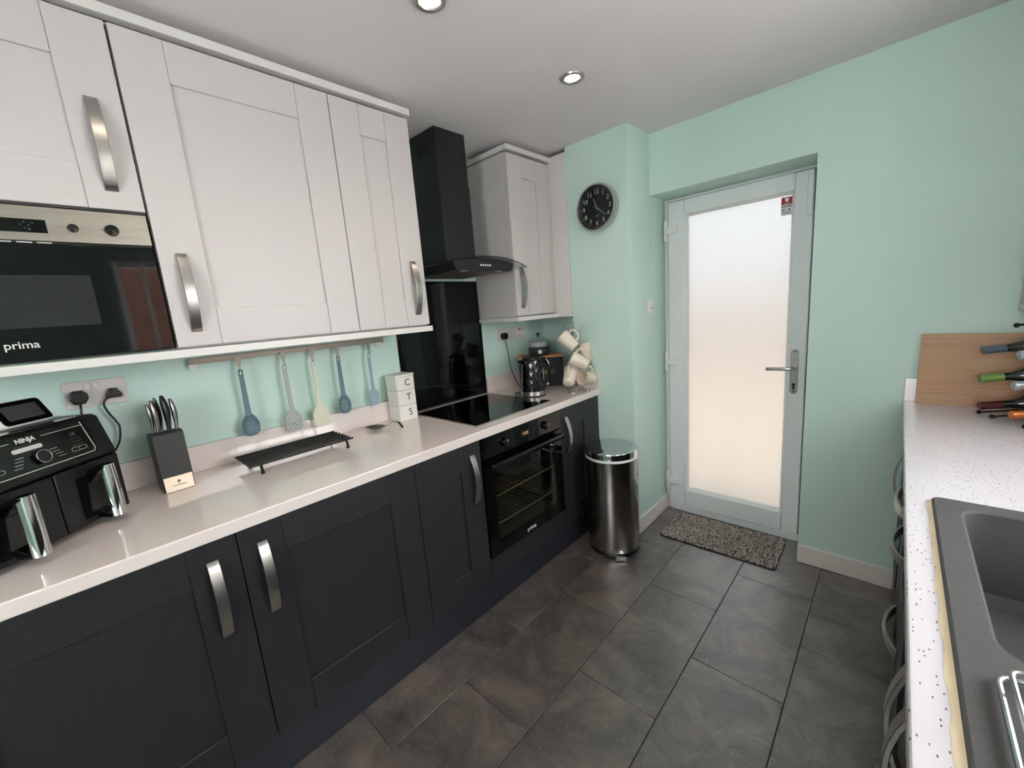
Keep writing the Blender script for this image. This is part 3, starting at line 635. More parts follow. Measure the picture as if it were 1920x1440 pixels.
# switch on the side of the pier
sw = thing('fused_switch', 'small white switch plate on the side of the pier', 'switch', (XP1, 2.157, 1.378))
flat('plate', [rrect(.052, .080, .006)], .012, WHITEPL, sw, FX((0, 0, 0)), .002)
B('rocker', WHITEPL, sw, .012, .0145, -.016, .016, -.022, .026, bevel=.002)
for y in (-.010, .004): B('slot', MARK, sw, .012, .0148, y, y+.007, -.014, -.004)

# ------------------------------------------------------------------ sockets and plugs
def socket(label, y0, y1, z0, z1, outlets, slots=True, neon=None, fused=False):
    yc, zc = (y0+y1)/2, (z0+z1)/2
    t = thing('wall_socket', label, 'socket', (.0002, yc, zc))
    flat('plate', [rrect(y1-y0, z1-z0, .004)], .009, SOCKM, t, FX((0, 0, 0)), .0015)
    for y in outlets:
        if fused: continue
        for (a, b, w_, h_) in ((0, .010, .003, .0075), (-.0105, -.010, .0065, .0035), (.0105, -.010, .0065, .0035)):
            B('pin_hole', MARK, t, .0085, .0094, y-yc+a-w_/2, y-yc+a+w_/2, b-.006-h_/2, b-.006+h_/2)
    return t
s1 = socket('white double wall socket with two black plugs beside the air fryer', -.267, -.119, 1.215, 1.302, (-.232, -.155))
for y in (-.018, .002): B('rocker', SOCKM, s1, .008, .013, y-.007, y+.009, .014, .036, bevel=.0015)
s2 = socket('white double wall socket behind the black kettle', 1.693, 1.856, 1.222, 1.308, (1.735, 1.815))
s3 = socket('white fused switch plate in the corner behind the mug tree', 1.868, 1.957, 1.222, 1.308, (1.91,), fused=True)
B('rocker', SOCKM, s3, .008, .012, -.03, .0, -.02, .01, bevel=.0015); B('fuse_holder', SOCKM, s3, .008, .011, .008, .032, -.02, .008, bevel=.001)
B('neon', BLACKMT, s3, .0085, .0105, -.018, .004, .018, .026)
def plug(label, y, z, cable, big=True, flip=False):
    t = thing('plug', label, 'plug', (.0095, y, z))
    w_ = .021 if big else .019
    pts = [(-.6, -1.1), (.6, -1.1), (1.05, -.35), (1.05, .35), (.55, .95), (-.55, .95), (-1.05, .35), (-1.05, -.35)] if big else [(-1.05, -.85), (1.05, -.85), (1.05, -.2), (.45, .85), (-.45, .85), (-1.05, -.2)]
    pp = [(a*w_, b*w_) for a, b in pts]
    flat('plug_body', [pp], .034 if big else .022, BLACKPL, t, FX((.0, 0, 0)), .006)
    cb = [Vector(p)-Vector((.0095, y, z)) for p in smooth_path(cable, 7)]
    MB().tube(cb, .0031, 8).build('cable', BLACKPL, t)
    return t
plug('large black plug in the left socket above the air fryer', -.235, 1.254, [(.026, -.235, 1.235), (.034, -.236, 1.218), (.036, -.240, 1.19), (.028, -.250, 1.12), (.024, -.26, 1.02)])
plug('flat black plug with a thin lead above the air fryer', -.153, 1.252, [(.020, -.166, 1.238), (.026, -.177, 1.231), (.028, -.183, 1.215), (.026, -.176, 1.185), (.024, -.164, 1.155), (.026, -.160, 1.13), (.028, -.172, 1.08), (.028, -.21, 1.03), (.028, -.26, 1.0)], False)
plug('black plug feeding the kettle lead', 1.737, 1.258, [(.026, 1.737, 1.242), (.034, 1.738, 1.22), (.034, 1.742, 1.19), (.038, 1.752, 1.12), (.05, 1.752, 1.04), (.10, 1.74, .96), (.17, 1.70, .922), (.22, 1.66, .9125), (.22, 1.60, .9125), (.26, 1.56, .9125), (.295, 1.575, .9125)])

# ------------------------------------------------------------------ hanging utensils
ra = thing('utensil_rail', 'thin steel hanging rail fixed under the wall cabinets', 'rail', (.0005, .456, 1.325))
MB().box(.018, .030, -.397, .397, -.011, .011).build('bar', RAILSTEEL, ra, .002)
MB().box(.030, .034, -.397, .397, -.011, -.006).box(.030, .034, -.397, .397, .006, .011).build('bar_lip', RAILSTEEL, ra, .0008)
for y in (-.383, .375):
    q = flat('bracket', [[(-.014, .008), (.014, .008), (.014, -.006), (.008, -.018), (0, -.024), (-.008, -.018), (-.014, -.006)], circ(0, -.016, .0028, 10)], .003, WHITEPL, ra, FX((.014, y, -.012)))
    B('standoff', STEEL, q, 0, .018, y-.006, y+.006, -.006, .006)
def hook(y, label):
    t = thing('rail_hook', label, 'hook', (.035, y, 1.312), group='steel hooks on the utensil rail')
    flat('strap', [[(-.011, .012), (.011, .012), (.010, -.004), (.004, -.034), (-.004, -.034), (-.008, -.004)]], .003, RAILSTEEL, t, FX((0, 0, 0)))
    MB().tube(smooth_path([(.002, -.003, -.032), (.004, -.003, -.040), (.014, -.003, -.046), (.022, -.003, -.038), (.023, -.003, -.028)], 4), .0022, 6).build('hook_wire', STEEL, t)
HK = [(.214, 'steel hook holding the blue spoon'), (.377, 'steel hook holding the grey holed turner'), (.494, 'steel hook holding the cream spatula'), (.608, 'steel hook holding the blue slotted spoon'), (.765, 'steel hook holding the small pale blue spatula')]
for y, l in HK: hook(y, l)
def arc(cx, cy_, rx, ry, a0, a1, n): return [(cx+rx*math.cos(math.radians(a0+(a1-a0)*i/n)), cy_+ry*math.sin(math.radians(a0+(a1-a0)*i/n))) for i in range(n+1)]
def utensil(name, label, y, ztop, zbot, head, m, holes=(), bowl=False, hw=.0085):
    """Flat silicone tool hanging in the y-z plane; head = list of (half width, height above bottom)."""
    t = thing(name, label, 'utensil', (.046, y, ztop), group='silicone tools on the rail')
    H_ = ztop-zbot; right = [(hh, -H_+z) for hh, z in head]; n0 = head[-1][1]
    out = right+[(hw*1.05, -H_+n0+.03), (hw*.95, -.04)]+arc(0, -.012, hw, .012, 0, 180, 8)+[(-hw*.95, -.04), (-hw*1.05, -H_+n0+.03)]+[(-a, b) for a, b in reversed(right)]
    slot = [rrect(.007, .018, .0034, 4, 0, -.016)]
    if not bowl:
        flat('handle_and_blade', [out]+slot+[circ(a, -H_+b, c, 10) for a, b, c in holes], .007, m, t, FX((0, 0, 0)), .0022)
    else:
        up_ = [(hw*1.3, -H_+n0-.006), (hw*1.1, -H_+n0+.03), (hw*.95, -.04)]+arc(0, -.012, hw, .012, 0, 180, 8)+[(-hw*.95, -.04), (-hw*1.1, -H_+n0+.03), (-hw*1.3, -H_+n0-.006)]
        flat('shaft', [up_]+slot, .009, m, t, FX((-.001, 0, 0)), .0025)
        # shallow bowl lofted from the outline
        ol = right+[(-a, b) for a, b in reversed(right)]; cyv = -H_+.42*n0; mb = MB(); vs = []; K = len(ol)
        rings = [(1., .006), (.93, .0075), (.86, .004), (.6, -.006), (.3, -.010)]
        for s, x in rings: vs += [(x, a*s, cyv+(b-cyv)*s) for a, b in ol]
        fs = [(i*K+j, i*K+(j+1) % K, (i+1)*K+(j+1) % K, (i+1)*K+j) for i in range(len(rings)-1) for j in range(K)]
        nb_ = len(vs); back = [(1., .004), (.9, -.006), (.55, -.014)]
        for s, x in back: vs += [(x, a*s, cyv+(b-cyv)*s) for a, b in ol]
        fs += [(j, (j+1) % K, nb_+(j+1) % K, nb_+j) for j in range(K)]+[(nb_+i*K+j, nb_+i*K+(j+1) % K, nb_+(i+1)*K+(j+1) % K, nb_+(i+1)*K+j) for i in range(2) for j in range(K)]
        fs += [tuple(4*K+j for j in range(K)), tuple(nb_+2*K+j for j in range(K))]
        b_ = mb.add(vs, fs).build('bowl', m, t, ang=60)
        for a, b, c in holes: MB().lathe([(c, 0), (c*.9, .0015), (.0001, .0015)], 10, FX((-.0105+.02*min(1, (abs(a)/.03)**2+((b-.42*n0)/(.6*n0))**2*.8), a, -H_+b))).build('slot', HOLEM, b_)
    return t
HOLEM = mat('pale_slot', (170, 190, 186), .7)
spoon_h = [(.004, 0), (.014, .001), (.023, .006), (.030, .018), (.032, .034), (.0315, .050), (.027, .066), (.020, .077), (.013, .088)]
utensil('serving_spoon', 'slate blue silicone spoon hanging furthest left on the rail', .211, 1.277, 1.003, spoon_h, SILB, bowl=True)
turn_h = [(.020, 0), (.027, .002), (.033, .009), (.0345, .030), (.034, .058), (.029, .072), (.020, .084), (.0105, .096)]
holes = [(-.021+.0105*i, .014+.011*j, .0028) for j in range(6) for i in range(5) if (i+j) % 2 == 0]
utensil('turner', 'warm grey silicone turner with round holes on the rail', .371, 1.272, .980, turn_h, SILG, holes)
spat_h = [(.024, 0), (.031, .0025), (.036, .010), (.0355, .035), (.034, .062), (.028, .078), (.019, .088), (.0105, .098)]
utensil('spatula', 'cream silicone spatula hanging in the middle of the rail', .489, 1.267, .972, spat_h, SILC)
slot_h = [(.004, 0), (.013, .001), (.021, .006), (.027, .017), (.029, .034), (.028, .052), (.023, .068), (.017, .078), (.012, .088)]
sholes = [(-.011, .026, .0036), (0, .020, .0036), (.011, .026, .0036), (-.012, .040, .0036), (0, .034, .0036), (.012, .040, .0036), (-.010, .054, .0036), (.001, .049, .0036), (.011, .054, .0036), (0, .063, .0036)]
utensil('slotted_spoon', 'slate blue slotted silicone spoon hanging on the rail', .602, 1.277, 1.003, slot_h, SILB, sholes, bowl=True)
small_h = [(.012, 0), (.018, .003), (.022, .012), (.0245, .035), (.0245, .060), (.021, .070), (.012, .076), (.0085, .083)]
utensil('small_spatula', 'small pale blue silicone spatula hanging furthest right on the rail', .754, 1.272, 1.008, small_h, SILB2, hw=.0072)

# ------------------------------------------------------------------ air fryer and display
Wd = .374
af = thing('air_fryer', 'black twin-drawer air fryer with chrome handles', 'air fryer', (.213, -.183, ZW), -PI/4)
prof = [(-.012, .010), (-.012, .182), (-.002, .186), (-.002, .196), (-.030, .300), (-.044, .307), (-.225, .307), (-.258, .28), (-.262, .010)]
MB().prism(prof, 0, Wd, 'x').build('body', BLACKPL, af, .008, 3)
for x in (.03, Wd-.03):
    for y in (-.04, -.23): MB().lathe([(.012, 0), (.012, .012)], 12, Matrix.Translation((x, y, -.0))).build('foot', BLACKPL, af)
for i, (a, b) in enumerate(((.004, .1855), (.1885, .370))):
    d = B('drawer', BLACKPL, af, a, b, -.014, .002, .014, .1805, bevel=.003)
    xc = (.088, .292)[i]
    g_ = MB()
    pth = [(xc-.004, .046, .172), (xc, .052, .10), (xc+.004, .056, .022)]
    sec = [(-.018, -.008), (-.016, .004), (-.009, .010), (0, .012), (.009, .010), (.016, .004), (.018, -.008)]
    vs = []
    for px, py, pz in pth: vs += [(px+u, py+v, pz) for u, v in sec]
    K = len(sec); fs = [(r*K+j, r*K+(j+1) % K, (r+1)*K+(j+1) % K, (r+1)*K+j) for r in range(2) for j in range(K)]+[tuple(range(K-1, -1, -1)), tuple(2*K+j for j in range(K))]
    g_.add(vs, fs).build('grip', CHROME, d, ang=50)
    MB().prism([(.0, .120), (.0, .160), (.030, .172), (.050, .172), (.050, .165), (.034, .155)], xc-.016, xc+.016, 'x').build('grip_arm', BLACKGL, d, .002)
    MB().prism([(.0, .045), (.0, .020), (.034, .016), (.054, .018), (.052, .026), (.034, .028)], xc-.016, xc+.016, 'x').build('grip_arm', BLACKGL, d, .002)
    B('grip_recess', BLACKGL, d, xc-.05, xc+.05, .002, .0026, .03, .15)
sl_ = Vector((0, -.028, .104)).normalized()
def AP(w_, s): return frame((-1, 0, 0), sl_, Vector((w_, -.002, .196))+sl_*s+Vector((0, sl_.z, -sl_.y))*.0006)
cpn = flat('control_panel', [rrect(.300, .098, .006)], .0012, BLACKGL, af, AP(.196, .055))
def line(pts, wd_=.0008, m=PALEMARK, name='panel_line'):
    return MB().tube([AP(0, 0) @ Vector((-x, s, .0014)) for x, s in pts], wd_, 5).build(name, m, cpn)
line([(.235, .093), (.325, .093)]); line([(.165, .093), (.060, .093)])
line([(.060, .103), (.055, .020), (.061, .012), (.328, .012), (.334, .018), (.330, .103)], .0012)
text('lettering', 'NINJA', .016, WHITEMARK, cpn, AP(.200, .0925) @ Matrix.Translation((0, 0, .0012)), .0003, .0005)
MB().lathe([(.0175, .0012), (.017, .010), (.015, .0115)], 32, AP(.188, .040)).build('dial', BLACKGL, cpn)
MB().tube([AP(.188, .040) @ Vector((.0165*math.cos(2*PI*i/32), .0165*math.sin(2*PI*i/32), .0112)) for i in range(32)], .0011, 6, True).build('dial_ring', CHROME, cpn)
flat('pill_label', [rrect(.068, .011, .0052)], .0003, PALEMARK, cpn, AP(.205, .070) @ Matrix.Translation((0, 0, .0012)))
B_ = MB().tube([AP(0, 0) @ Vector((-x, .080, .0014)) for x in (.19, .23)], .0006, 5).build('small_print', MARK, cpn)
for sx in (-1, 1):
    for k in range(4):
        x = .192+sx*(.030+.004*k); line([(x, .052-.008*k), (x+sx*.018, .052-.008*k)], .0006, PALEMARK, 'small_print')
    for k in range(3): line([(.192+sx*.085, .062-.009*k), (.192+sx*.115, .062-.009*k)], .0006, MARK, 'small_print')
    text('digits', '18' if sx < 0 else '18', .016, MARK, cpn, AP(.192+sx*.098, .074) @ Matrix.Translation((0, 0, .0012)), .0002)
    MB().tube([AP(.192+sx*.098, .032) @ Vector((p[0], p[1], .0014)) for p in rrect(.04, .0105, .005)], .0005, 5, True).build('button_outline', PALEMARK, cpn)
    text('button_number', '2' if sx < 0 else '1', .007, PALEMARK, cpn, AP(.192+sx*.098, .032) @ Matrix.Translation((0, 0, .0012)), .0002)
MB().box(.012, Wd-.012, -.066, -.044, .3066, .3085).build('top_trim', CHROME, af, .0005)

sm_ = thing('smart_meter', 'small black display with a pale rim on the air fryer', 'display', (.150, -.301, ZW+.307), -PI/4)
Mt = frame((-1, 0, 0), (0, -.50, .866), (.062, 0, .036))
flat('case', [rrect(.124, .076, .012)], .018, WHITEPL, sm_, Mt @ Matrix.Translation((0, 0, -.016)), .003)
sc_ = flat('screen', [rrect(.116, .068, .009)], .002, BLACKGLASS, sm_, Mt @ Matrix.Translation((0, 0, .0015)))
LCD = mat('lcd_grey', (72, 74, 72), .4)
flat('lcd', [rrect(.086, .044, .002)], .0004, LCD, sc_, Mt @ Matrix.Translation((0, 0, .0036)))
for (x, y, wv) in ((.014, .012, .03), (.018, .002, .036), (-.026, .004, .018), (.0, -.016, .06)): flat('readout', [rrect(wv, .004, .001)], .0003, MARK, sc_, Mt @ Matrix.Translation((x, y, .0041)))
B('stand_foot', WHITEPL, sm_, .02, .104, -.055, .004, 0, .006, bevel=.002)

# ------------------------------------------------------------------ knife block
kb = thing('knife_block', 'dark grey knife block with a pale metal name plate', 'knife block', (.18, -.098, ZW), math.radians(3))
MB().prism([(0, 0), (-.088, 0), (-.098, .195), (-.028, .203), (-.004, .197)], 0, .084, 'y').build('block', CHARBLOCK, kb, .002)
pm = mat('champagne_plate', (214, 196, 176), .42, .7)
plt = MB().box(.0, .003, .003, .081, .0, .050, Matrix.Translation((.006, 0, .001)) @ Matrix.Rotation(math.radians(-6), 4, 'Y')).build('name_plate', pm, kb, .0006)
pf = frame((0, 1, 0), (-.105, 0, 1), (.0072, .042, .026))
flat('emblem', [[(-.004, .005), (.004, .005), (.004, -.001), (0, -.005), (-.004, -.001)]], .0003, MARK, plt, pf @ Matrix.Translation((0, .006, .0004)))
text('lettering', 'VICTORINOX', .0062, MARK, plt, pf @ Matrix.Translation((0, -.006, .0004)), .0002)
KN = [(-.072, .012, .098, .0088, 1, 'slim steel-handled knife at the left of the block'), (-.046, .022, .112, .0100, 1, 'broad steel-handled knife in front of the block'), (-.072, .034, .116, .0098, 1, 'steel-handled knife behind the broad one'), (-.055, .053, .122, .0130, 0, 'thick black-handled sharpening steel in the knife block'), (-.050, .073, .108, .0100, 1, 'steel-handled knife at the right of the block')]
for i, (x, y, l_, r_, st, lab) in enumerate(KN):
    t = thing('knife', lab, 'knife', (.18+x-.0, -.098+y, ZW+.197), math.radians(3), group='knives in the knife block')
    Mk = Matrix.Rotation(math.radians(-5), 4, 'Y')
    n_ = 10; vs = []; K = 10
    for j in range(n_+1):
        s = j/n_; q = (.62+.5*math.sin(PI*min(1, s*1.05))-.16*math.sin(2*PI*s))*(1 if s < .93 else .75)
        for k in range(K):
            a = 2*PI*k/K; vs.append(Mk @ Vector((math.cos(a)*r_*1.15*q, math.sin(a)*r_*.72*q+(.004*math.sin(PI*s)), s*l_+.002)))
    fs = [(j*K+k, j*K+(k+1) % K, (j+1)*K+(k+1) % K, (j+1)*K+k) for j in range(n_) for k in range(K)]+[tuple(range(K-1, -1, -1)), tuple(n_*K+k for k in range(K))]
    MB().add(vs, fs).build('handle', mat('worn_steel', (120, 116, 112), .3, 1.) if st else BLACKPL, t)
    MB().box(-.010, .010, -.0012, .0012, -.06, .004, Mk).build('blade', STEEL, t)

# ------------------------------------------------------------------ trivet, spoon rest, canisters
tr = thing('trivet', 'black wire trivet of parallel rods on the worktop', 'trivet', (.198, .318, ZW))
for i in range(7): MB().tube([(-.092+.0305*i, -.192, .039), (-.092+.0305*i, .192, .039)], .0042, 8).build('rod', BLACKWIRE, tr)
for y in (-.150, .170):
    MB().tube(smooth_path([(-.100, y, .003), (-.098, y, .020), (-.088, y, .030), (-.07, y, .0325), (0, y, .0325), (.06, y, .0325), (.072, y, .030), (.080, y, .020), (.082, y, .003)], 4), .0048, 8).build('leg', BLACKWIRE, tr)
    for x in (-.100, .082): MB().lathe([(.0065, 0), (.0065, .006), (.005, .009)], 10, Matrix.Translation((x, y, 0))).build('foot', BLACKWIRE, tr)

RESTST = mat('dull_spoon_steel', (118, 114, 110), .22, 1.)
sr = thing('spoon_rest', 'polished steel spoon rest with an arched handle', 'spoon rest', (.125, .700, ZW), math.radians(38))
def bowlf(u, v):
    a = 2*PI*u; r = v; x = -.0+.050*r*math.cos(a); y = .030*r*math.sin(a)*(1-.12*math.cos(a)); return (x, y, .0016+.013*r**2.4)
MB().grid(bowlf, 36, 8).build('bowl', RESTST, sr)
MB().tube([(.050*math.cos(2*PI*i/36), .030*math.sin(2*PI*i/36)*(1-.12*math.cos(2*PI*i/36)), .0146) for i in range(36)], .0011, 6, True).build('rim', RESTST, sr)
pt = smooth_path([(.046, 0, .014), (.062, 0, .020), (.085, 0, .032), (.105, 0, .034), (.120, 0, .024), (.134, 0, .002)], 5); vs = []
for i, p in enumerate(pt):
    wv = .0065+.004*i/len(pt); vs += [(p.x, -wv, p.z), (p.x, wv, p.z), (p.x, wv, p.z+.002), (p.x, -wv, p.z+.002)]
K = len(pt)
MB().add(vs, [(i*4+j, i*4+(j+1) % 4, i*4+4+(j+1) % 4, i*4+4+j) for i in range(K-1) for j in range(4)]+[(3, 2, 1, 0), tuple(4*K-4+j for j in range(4))]).build('handle', RESTST, sr)

CAN = mat('white_enamel_canister', (226, 222, 216), .4)
for i, (ch_, lab) in enumerate((('S', 'white square canister lettered S at the bottom of the stack'), ('T', 'white square canister lettered T in the middle of the stack'), ('C', 'white square canister lettered C on top of the stack'))):
    t = thing('canister', lab, 'canister', (.078, .889, ZW+.0795*i), math.radians(2), group='stacked letter canisters')
    hh = .0785
    B('box', CAN, t, -.047, .047, -.053, .053, .0, hh if i < 2 else .066, bevel=.0022)
    text('lettering', ch_, .050, MARK, t, FX((.0472, .012, .040 if i < 2 else .035)), .0004, .0002)
    if i == 2: B('lid', CAN, t, -.049, .049, -.055, .055, .067, .080, bevel=.002)

# ------------------------------------------------------------------ kettle corner
kt = thing('kettle', 'gloss black faceted electric kettle on a steel base', 'kettle', (.355, 1.612, ZW), math.radians(44))
MB().lathe([(.070, 0), (.072, .003), (.072, .008), (.070, .009)], 40).build('power_base', BLACKPL, kt)
MB().lathe([(.072, .009), (.0738, .011), (.0738, .032), (.0725, .034)], 40).build('steel_band', STEEL, kt)
mb = MB(); rows, seg = 8, 18; vs = []
for j in range(rows+1):
    s = j/rows; r_ = .0725-.0155*s
    for i in range(seg):
        a = 2*PI*(i+.5*(j % 2))/seg; vs.append((r_*math.cos(a), r_*math.sin(a), .034+.180*s))
fs = []
for j in range(rows):
    for i in range(seg):
        k = (i+1) % seg; a, b, c, d = j*seg+i, j*seg+k, (j+1)*seg+k, (j+1)*seg+i
        fs += [(a, b, d), (b, c, d)] if j % 2 == 0 else [(a, c, d), (a, b, c)]
fs += [tuple(rows*seg+i for i in range(seg)), tuple(range(seg-1, -1, -1))]
kbm = mb.add(vs, fs).build('jug', BLACKGL, kt, ang=8)
MB().lathe([(.057, .214), (.0575, .222), (.050, .232), (.02, .237), (.0001, .238)], 32).build('lid', BLACKPL, kt)
MB().prism([(-.050, .19), (-.085, .214), (-.082, .219), (-.046, .222)], -.018, .018, 'y').build('spout', BLACKGL, kt, .003)
hp = smooth_path([(.052, 0, .214), (.075, 0, .216), (.096, 0, .195), (.104, 0, .15), (.100, 0, .10), (.088, 0, .062), (.070, 0, .056)], 5); vs = []
for p in hp: vs.append(p)
MB().tube(hp, .0115, 10).build('handle', BLACKGL, kt)
tag(B('water_gauge', PALEMARK, kt, .0655, .0685, -.004, .004, .075, .165, bevel=.001), 'clear water gauge strip')

bbw, bbd = .285, .165
bb = thing('bread_bin', 'black bread bin with a wooden lid in the corner', 'bread bin', (.341, 1.945, ZW), math.radians(-135))
B('box', BLACKMT, bb, 0, bbw, -bbd, 0, 0, .190, bevel=.006)
B('lid', LIDWOOD, bb, -.004, bbw+.004, -bbd-.004, .004, .191, .205, bevel=.004)
text('lettering', 'BREAD', .034, GOLDMARK, bb, frame((-1, 0, 0), (0, 0, 1), (.112, .0003, .098)), .0003, .0003)

eg = thing('egg_cooker', 'small egg cooker with a clear dome on the bread bin', 'egg cooker', (.185, 1.895, ZW+.205), math.radians(44))
MB().lathe([(.060, 0), (.068, .006), (.072, .02), (.073, .050), (.069, .055), (.0001, .055)], 40).build('base', mat('navy_plastic', (38, 42, 52), .3), eg)
MB().lathe([(.013, 0), (.0125, .006), (.0001, .007)], 20, frame((1, 0, 0), (0, 0, 1), (0, -.0715, .028))).build('dial', WHITEPL, eg)
tag(MB().lathe([(.071, .056), (.071, .085), (.062, .105), (.045, .118), (.0001, .123)], 40).build('dome', ACRYL, eg), 'clear plastic dome')
MB().lathe([(.052, .058), (.054, .062), (.054, .088), (.050, .090), (.0001, .090)], 32).build('egg_tray', mat('frosted_tray', (196, 196, 192), .4), eg)
MB().lathe([(.006, .122), (.006, .134), (.015, .138), (.015, .146), (.0001, .148)], 20).build('knob', BLACKPL, eg)

mt_ = thing('mug_tree', 'chrome wire mug tree at the end of the worktop', 'mug tree', (.530, 1.815, ZW))
MB().tube([(0, 0, .004), (0, 0, .415)], .0042, 10).build('stem', CHROME, mt_)
MB().ball((0, 0, .420), .0085).build('finial', CHROME, mt_)
for k in range(3):
    a = math.radians(20+120*k); c, s = math.cos(a), math.sin(a)
    MB().tube(smooth_path([(0, 0, .050), (.03*c, .03*s, .030), (.068*c, .068*s, .004), (.078*c-.02*s, .078*s+.02*c, .0035), (.06*c-.045*s, .06*s+.045*c, .0035), (.02*c-.03*s, .02*s+.03*c, .0035)], 5), .0028, 8).build('foot_loop', CHROME, mt_)
rv = Vector((.722, .69, 0)); fv = Vector((-.69, .722, 0))          # sideways and away, seen from the floor in front
def armdir(deg): return rv*math.cos(math.radians(deg))+fv*math.sin(math.radians(deg))
ARMS = [(195, .345), (15, .345), (290, .235), (110, .235), (205, .125), (335, .125)]
for dg_, z in ARMS:
    d = armdir(dg_); MB().tube(smooth_path([(0, 0, z), tuple(d*.025+Vector((0, 0, z+.014))), tuple(d*.05+Vector((0, 0, z+.038))), tuple(d*.062+Vector((0, 0, z+.056)))], 4), .0026, 8).build('arm', CHROME, mt_)
def mug_mesh():
    mb = MB().lathe([(.026, 0), (.029, .002), (.0305, .006), (.036, .05), (.0395, .092), (.041, .098), (.0385, .0985), (.036, .09), (.032, .045), (.027, .008), (.0001, .007)], 36)
    mbh = MB().tube(smooth_path([(.036, 0, .082), (.052, 0, .084), (.064, 0, .072), (.064, 0, .05), (.054, 0, .030), (.034, 0, .024)], 6), .0052, 10)
    return mb.mesh('cup', CREAM, 0, 2, 50), mbh.mesh('handle', CREAM, 0, 2, 60)
MC, MH = mug_mesh()
def mug(label, base, axis, hdir):
    t = thing('mug', label, 'mug', base, group='cream mugs on the mug tree'); t.scale = (1.1, 1.1, 1.1)
    z = Vector(axis).normalized(); x = Vector(hdir); x = (x-z*x.dot(z)).normalized(); y = z.cross(x)
    t.rotation_mode = 'QUATERNION'; t.rotation_quaternion = Matrix(((x.x, y.x, z.x), (x.y, y.y, z.y), (x.z, y.z, z.z))).to_quaternion()
    obj('cup', MC, t); obj('handle', MH, t)
T0 = Vector((.530, 1.815, ZW)); Z = Vector((0, 0, 1))
# each mug: centre of its base and the direction from base to mouth
mug('cream mug hanging base towards the room at the top of the tree', T0-rv*.004-fv*.048+Z*.268, -rv*.66+Z*.68+fv*.30, rv*.75+Z*.65)
mug('cream mug tilted to the right in the middle of the tree', T0+rv*.064-fv*.045+Z*.160, -rv*.85+Z*.46+fv*.12, rv*.3+Z*.9)
mug('cream mug behind the middle one against the wall', T0+rv*.075+fv*.055+Z*.172, -rv*.10+Z*.92+fv*.15, rv*.9+Z*.2)
mug('cream mug hanging base outward at the lower left of the tree', T0-rv*.060-fv*.050+Z*.056, rv*.34+Z*.70+fv*.62, -rv*.2-fv*.6+Z*.6)
mug('cream mug with its open mouth facing out at the lower right', T0+rv*.104+fv*.018+Z*.064, -rv*.74+Z*.26-fv*.62, Z*.9+rv*.2)

# ------------------------------------------------------------------ pedal bin and door mat
bn = thing('pedal_bin', 'tall polished steel pedal bin beside the pier', 'bin', (.777, 1.768, 0), math.radians(41))
MB().lathe([(.143, 0), (.146, .004), (.146, .020), (.144, .024)], 56).build('base_ring', BLACKPL, bn)
MB().lathe([(.1435, .022), (.1445, .03), (.1445, .555), (.1435, .563)], 64).build('drum', DARKCHROME, bn)
MB().lathe([(.1435, .560), (.147, .562), (.1475, .572), (.1455, .575)], 64).build('collar', WHITEPL, bn)
MB().lathe([(.1455, .575), (.1485, .577), (.1485, .606), (.146, .612), (.125, .617), (.08, .621), (.0001, .623)], 64).build('lid', CHROME, bn)
pd = MB().prism([(-.028, 0), (-.028, .004), (.028, .004), (.028, 0)], -.178, -.120, 'y', Matrix.Translation((0, 0, .016))).build('pedal', CHROME, bn, .001)
MB().box(-.028, .028, -.180, -.176, .004, .024).build('pedal_edge', CHROME, pd, .001)

mat_ = thing('door_mat', 'flecked beige and black door mat in front of the door', 'mat', (1.247, 2.182, 0), math.radians(1.2))
flat('backing', [rrect(.608, .336, .022, 5)], .005, BLACKPL, mat_, FZ((0, 0, 0)))
TUFT = mat('flecked_pile', (150, 138, 124), .95)
nt = TUFT.node_tree; bsd = nt.nodes['Principled BSDF']; at = N(nt, 'ShaderNodeAttribute'); at.attribute_name = 'fleck'; nt.links.new(at.outputs['Color'], bsd.inputs['Base Color'])
rnd = random.Random(3); vs = []; fs = []; cols = []
CH = [lin((212, 202, 194)), lin((228, 219, 210)), lin((220, 210, 200)), lin((172, 162, 154)), lin((206, 196, 186)), lin((62, 56, 52)), lin((40, 36, 34))]
for i in range(15000):
    x = rnd.uniform(-.300, .300); y = rnd.uniform(-.165, .165); 
    if abs(x) > .285 and abs(y) > .15: continue
    an = rnd.uniform(0, 2*PI); wv = rnd.uniform(.0022, .0036); hh = rnd.uniform(.007, .0115); dx, dy = math.cos(an)*wv, math.sin(an)*wv; lx, ly = rnd.uniform(-.003, .003), rnd.uniform(-.003, .003)
    k = len(vs); vs += [(x-dx, y-dy, .004), (x+dx, y+dy, .004), (x-dy+lx, y+dx+ly, .004+hh*.5), (x+lx, y+ly, .004+hh)]
    fs += [(k, k+1, k+3), (k+1, k+2, k+3), (k+2, k, k+3)]; cols += [rnd.choice(CH)]*9
mm = bpy.data.meshes.new('pile'); mm.from_pydata(vs, [], fs); ca = mm.color_attributes.new('fleck', 'FLOAT_COLOR', 'CORNER')
ca.data.foreach_set('color', [c for q in cols for c in q]); mm.materials.append(TUFT)
pile = obj('pile', mm, mat_); pile['kind'] = 'stuff'

